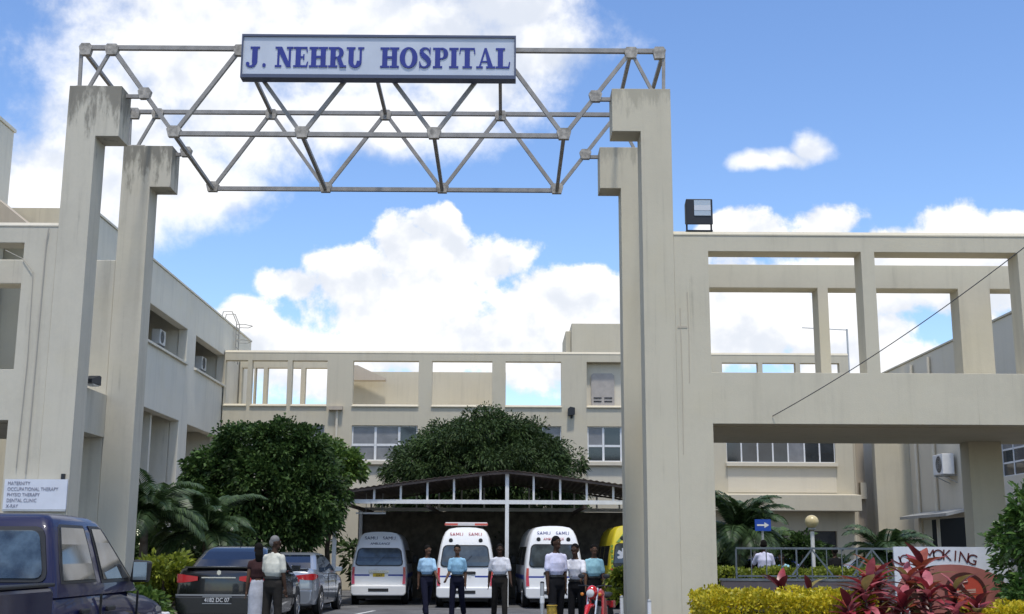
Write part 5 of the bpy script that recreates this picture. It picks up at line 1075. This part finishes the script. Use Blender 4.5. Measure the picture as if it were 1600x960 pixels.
# ------------------------------------------------------------------ street furniture
NS = thing('no_smoking_board', 'white no smoking board with a red oval behind the red plants', 'sign', (7.0, 19.5, .14))
bx0, bx1, bz0, bz1, by = 6.13, 7.95, .55, 1.67, 19.5
MB().box(bx0, bx1, by, by + .04, bz0, bz1).build('panel', mat('board_paint', (.66, .68, .72), .45, var=.08, vscale=3), NS)
for x in (bx0 + .15, bx1 - .15): MB().box(x - .03, x + .03, by + .041, by + .09, .1, bz1 - .05).build('leg', greymetal, NS)
oc = (7.02, .98); ov = mat('board_red', (.36, .13, .105), .5, var=.12); rg_ = mat('ring_brown', (.065, .018, .014), .5)
MB().prism(arc(oc[0], oc[1], .88, .42, 0, 360, 40)[:-1], lambda u, v: (u, by - .005, v), (0, .004, 0)).build('red_oval', ov, NS)
MB().prism(arc(7.22, .98, .30, .27, 0, 360, 32)[:-1], lambda u, v: (u, by - .008, v), (0, .0025, 0)).build('inner_disc', mat('disc_red', (.50, .075, .045), .5), NS)
rr_ = MB()
for q in ring(7.22, .98, .33, .30, .28, .25, 0, 360, 32): rr_.prism(q, lambda u, v: (u, by - .013, v), (0, .004, 0))
rr_.build('ring', rg_, NS); MB().prism([(7.0, 1.16), (7.05, 1.2), (7.44, .80), (7.39, .76)], lambda u, v: (u, by - .016, v), (0, .0025, 0)).build('slash', rg_, NS)
MB().prism([(7.02, .93), (7.38, .97), (7.38, 1.03), (7.02, .99)], lambda u, v: (u, by - .0115, v), (0, .002, 0)).build('cigarette', mat('cigarette_paper', (.5, .33, .25), .6), NS); MB().tube([(7.2, by - .012, 1.05), (7.16, by - .012, 1.12), (7.26, by - .012, 1.14), (7.23, by - .012, 1.2)], .012, 6).build('smoke', mat('smoke_paint', (.5, .35, .3), .6), NS)
wine = mat('board_lettering', (.10, .02, .02), .5)
msg = 'NO SMOKING'; R_ = 1.9; c0 = (6.85, 1.54 - R_)
for i, ch in enumerate(msg):
    if ch == ' ': continue
    a = (i - 5.15) * .0705; text('letter', ch, .235, wine, NS, (c0[0] + R_ * math.sin(a), by - .006, c0[1] + R_ * math.cos(a)), .002, rot=-a)
AS = thing('arrow_sign', 'blue one-way arrow sign on a thin post behind the railing', 'sign', (6.32, 30.2, .14))
MB().tube([(6.32, 30.25, .14), (6.32, 30.25, 2.35)], .03, 8).build('post', greymetal, AS); MB().box(6.13, 6.52, 30.2, 30.218, 2.1, 2.38).build('panel', mat('road_sign_blue', (.012, .07, .42), .4), AS)
MB().prism([(6.18, 2.22), (6.36, 2.22), (6.36, 2.17), (6.475, 2.24), (6.36, 2.31), (6.36, 2.26), (6.18, 2.26)], lambda u, v: (u, 30.196, v), (0, .003, 0)).build('arrow', whitepaint, AS)
GLB = thing('globe_lamp', 'cream globe lamp on a short white post behind the railing', 'lamp', (7.65, 30.7, .14))
MB().tube([(7.65, 30.7, .14), (7.65, 30.7, 2.15)], .05, 10).build('post', whitepaint, GLB); MB().lathe([(.07, 2.13), (.1, 2.16), (.07, 2.2)], 12, (7.65, 30.7, 0)).build('collar', greymetal, GLB); MB().ellipsoid((7.65, 30.7, 2.34), (.17, .17, .165), 20, 14).build('globe', mat('globe_cream', (.58, .48, .26), .3), GLB, smooth=80)
MB().lathe([(.06, 2.19), (.05, 2.1)], 10, (7.65, 30.7, 0)).build('socket', bark, GLB)
railm = mat('railing_paint', (.31, .32, .31), .6, var=.2)
RL = thing('garden_railing', 'grey metal railing with diagonal braces on a low brown wall', 'railing', (6.8, 24.6, 0))
MB().box(4.3, 9.6, 24.5, 24.75, 0, 1.02).build('base_wall', P_low, RL, bevel=.02); MB().box(4.28, 9.62, 24.47, 24.78, 1.022, 1.07).build('wall_cap', kerbm, RL, bevel=.01)
rx0, rx1 = 4.6, 9.4
MB().bar((rx0, 24.62, 1.66), (rx1, 24.62, 1.66), .04).build('top_rail', railm, RL); MB().bar((rx0, 24.62, 1.12), (rx1, 24.62, 1.12), .03).build('bottom_rail', railm, RL)
nb = 17
for i in range(nb):
    x = rx0 + (rx1 - rx0) * i / (nb - 1); MB().bar((x, 24.62, 1.07), (x, 24.62, 1.64), .03 if i % 4 == 0 else .016).build('post' if i % 4 == 0 else 'bar', railm, RL)
for x in (6.1, 7.3, 8.5):
    MB().bar((x - .4, 24.6, 1.14), (x, 24.6, 1.64), .028).build('brace', railm, RL); MB().bar((x, 24.6, 1.64), (x + .4, 24.6, 1.14), .028).build('brace', railm, RL)
BL = thing('marker_post', 'thin grey marker post beside a yellow pot at the gate', 'post', (.75, 24.0, 0)); MB().tube([(.73, 24.0, 0), (.73, 24.0, .98)], .04, 10).build('tube', greymetal, BL); MB().lathe([(.042, .6), (.045, .62), (.045, .72), (.042, .74)], 12, (.73, 24.0, 0)).build('band', whitepaint, BL); MB().ellipsoid((.73, 24.0, .985), (.042, .042, .03), 10, 6).build('cap', darkmetal, BL)
PT = thing('yellow_pot', 'dented yellow drum standing next to the marker post', 'drum', (.92, 24.1, 0)); MB().lathe([(.09, 0), (.10, .02), (.10, .28), (.11, .3), (.10, .32), (.10, .54), (.11, .56), (.09, .57)], 18, (.92, 24.1, 0)).build('shell', mat('drum_yellow', (.42, .28, .04), .6, var=.75, vscale=7), PT, smooth=40); MB().lathe([(.075, .572), (.075, .59)], 14, (.92, 24.1, 0)).build('lid', darkmetal, PT)
for k, (x, y) in enumerate(((2.22, 23.6), (2.52, 21.7))):
    o = thing('white_stake', ['short white stake under the small yellow-green shrub', 'short white stake at the foot of the clean front pillar'][k], 'stake', (x, y, 0)); MB().tube([(x, y, 0), (x, y, .72)], .035, 8).build('pole', whitepaint, o); MB().lathe([(.036, .72), (.036, .75), (.01, .77)], 8, (x, y, 0)).build('cap', greymetal, o)
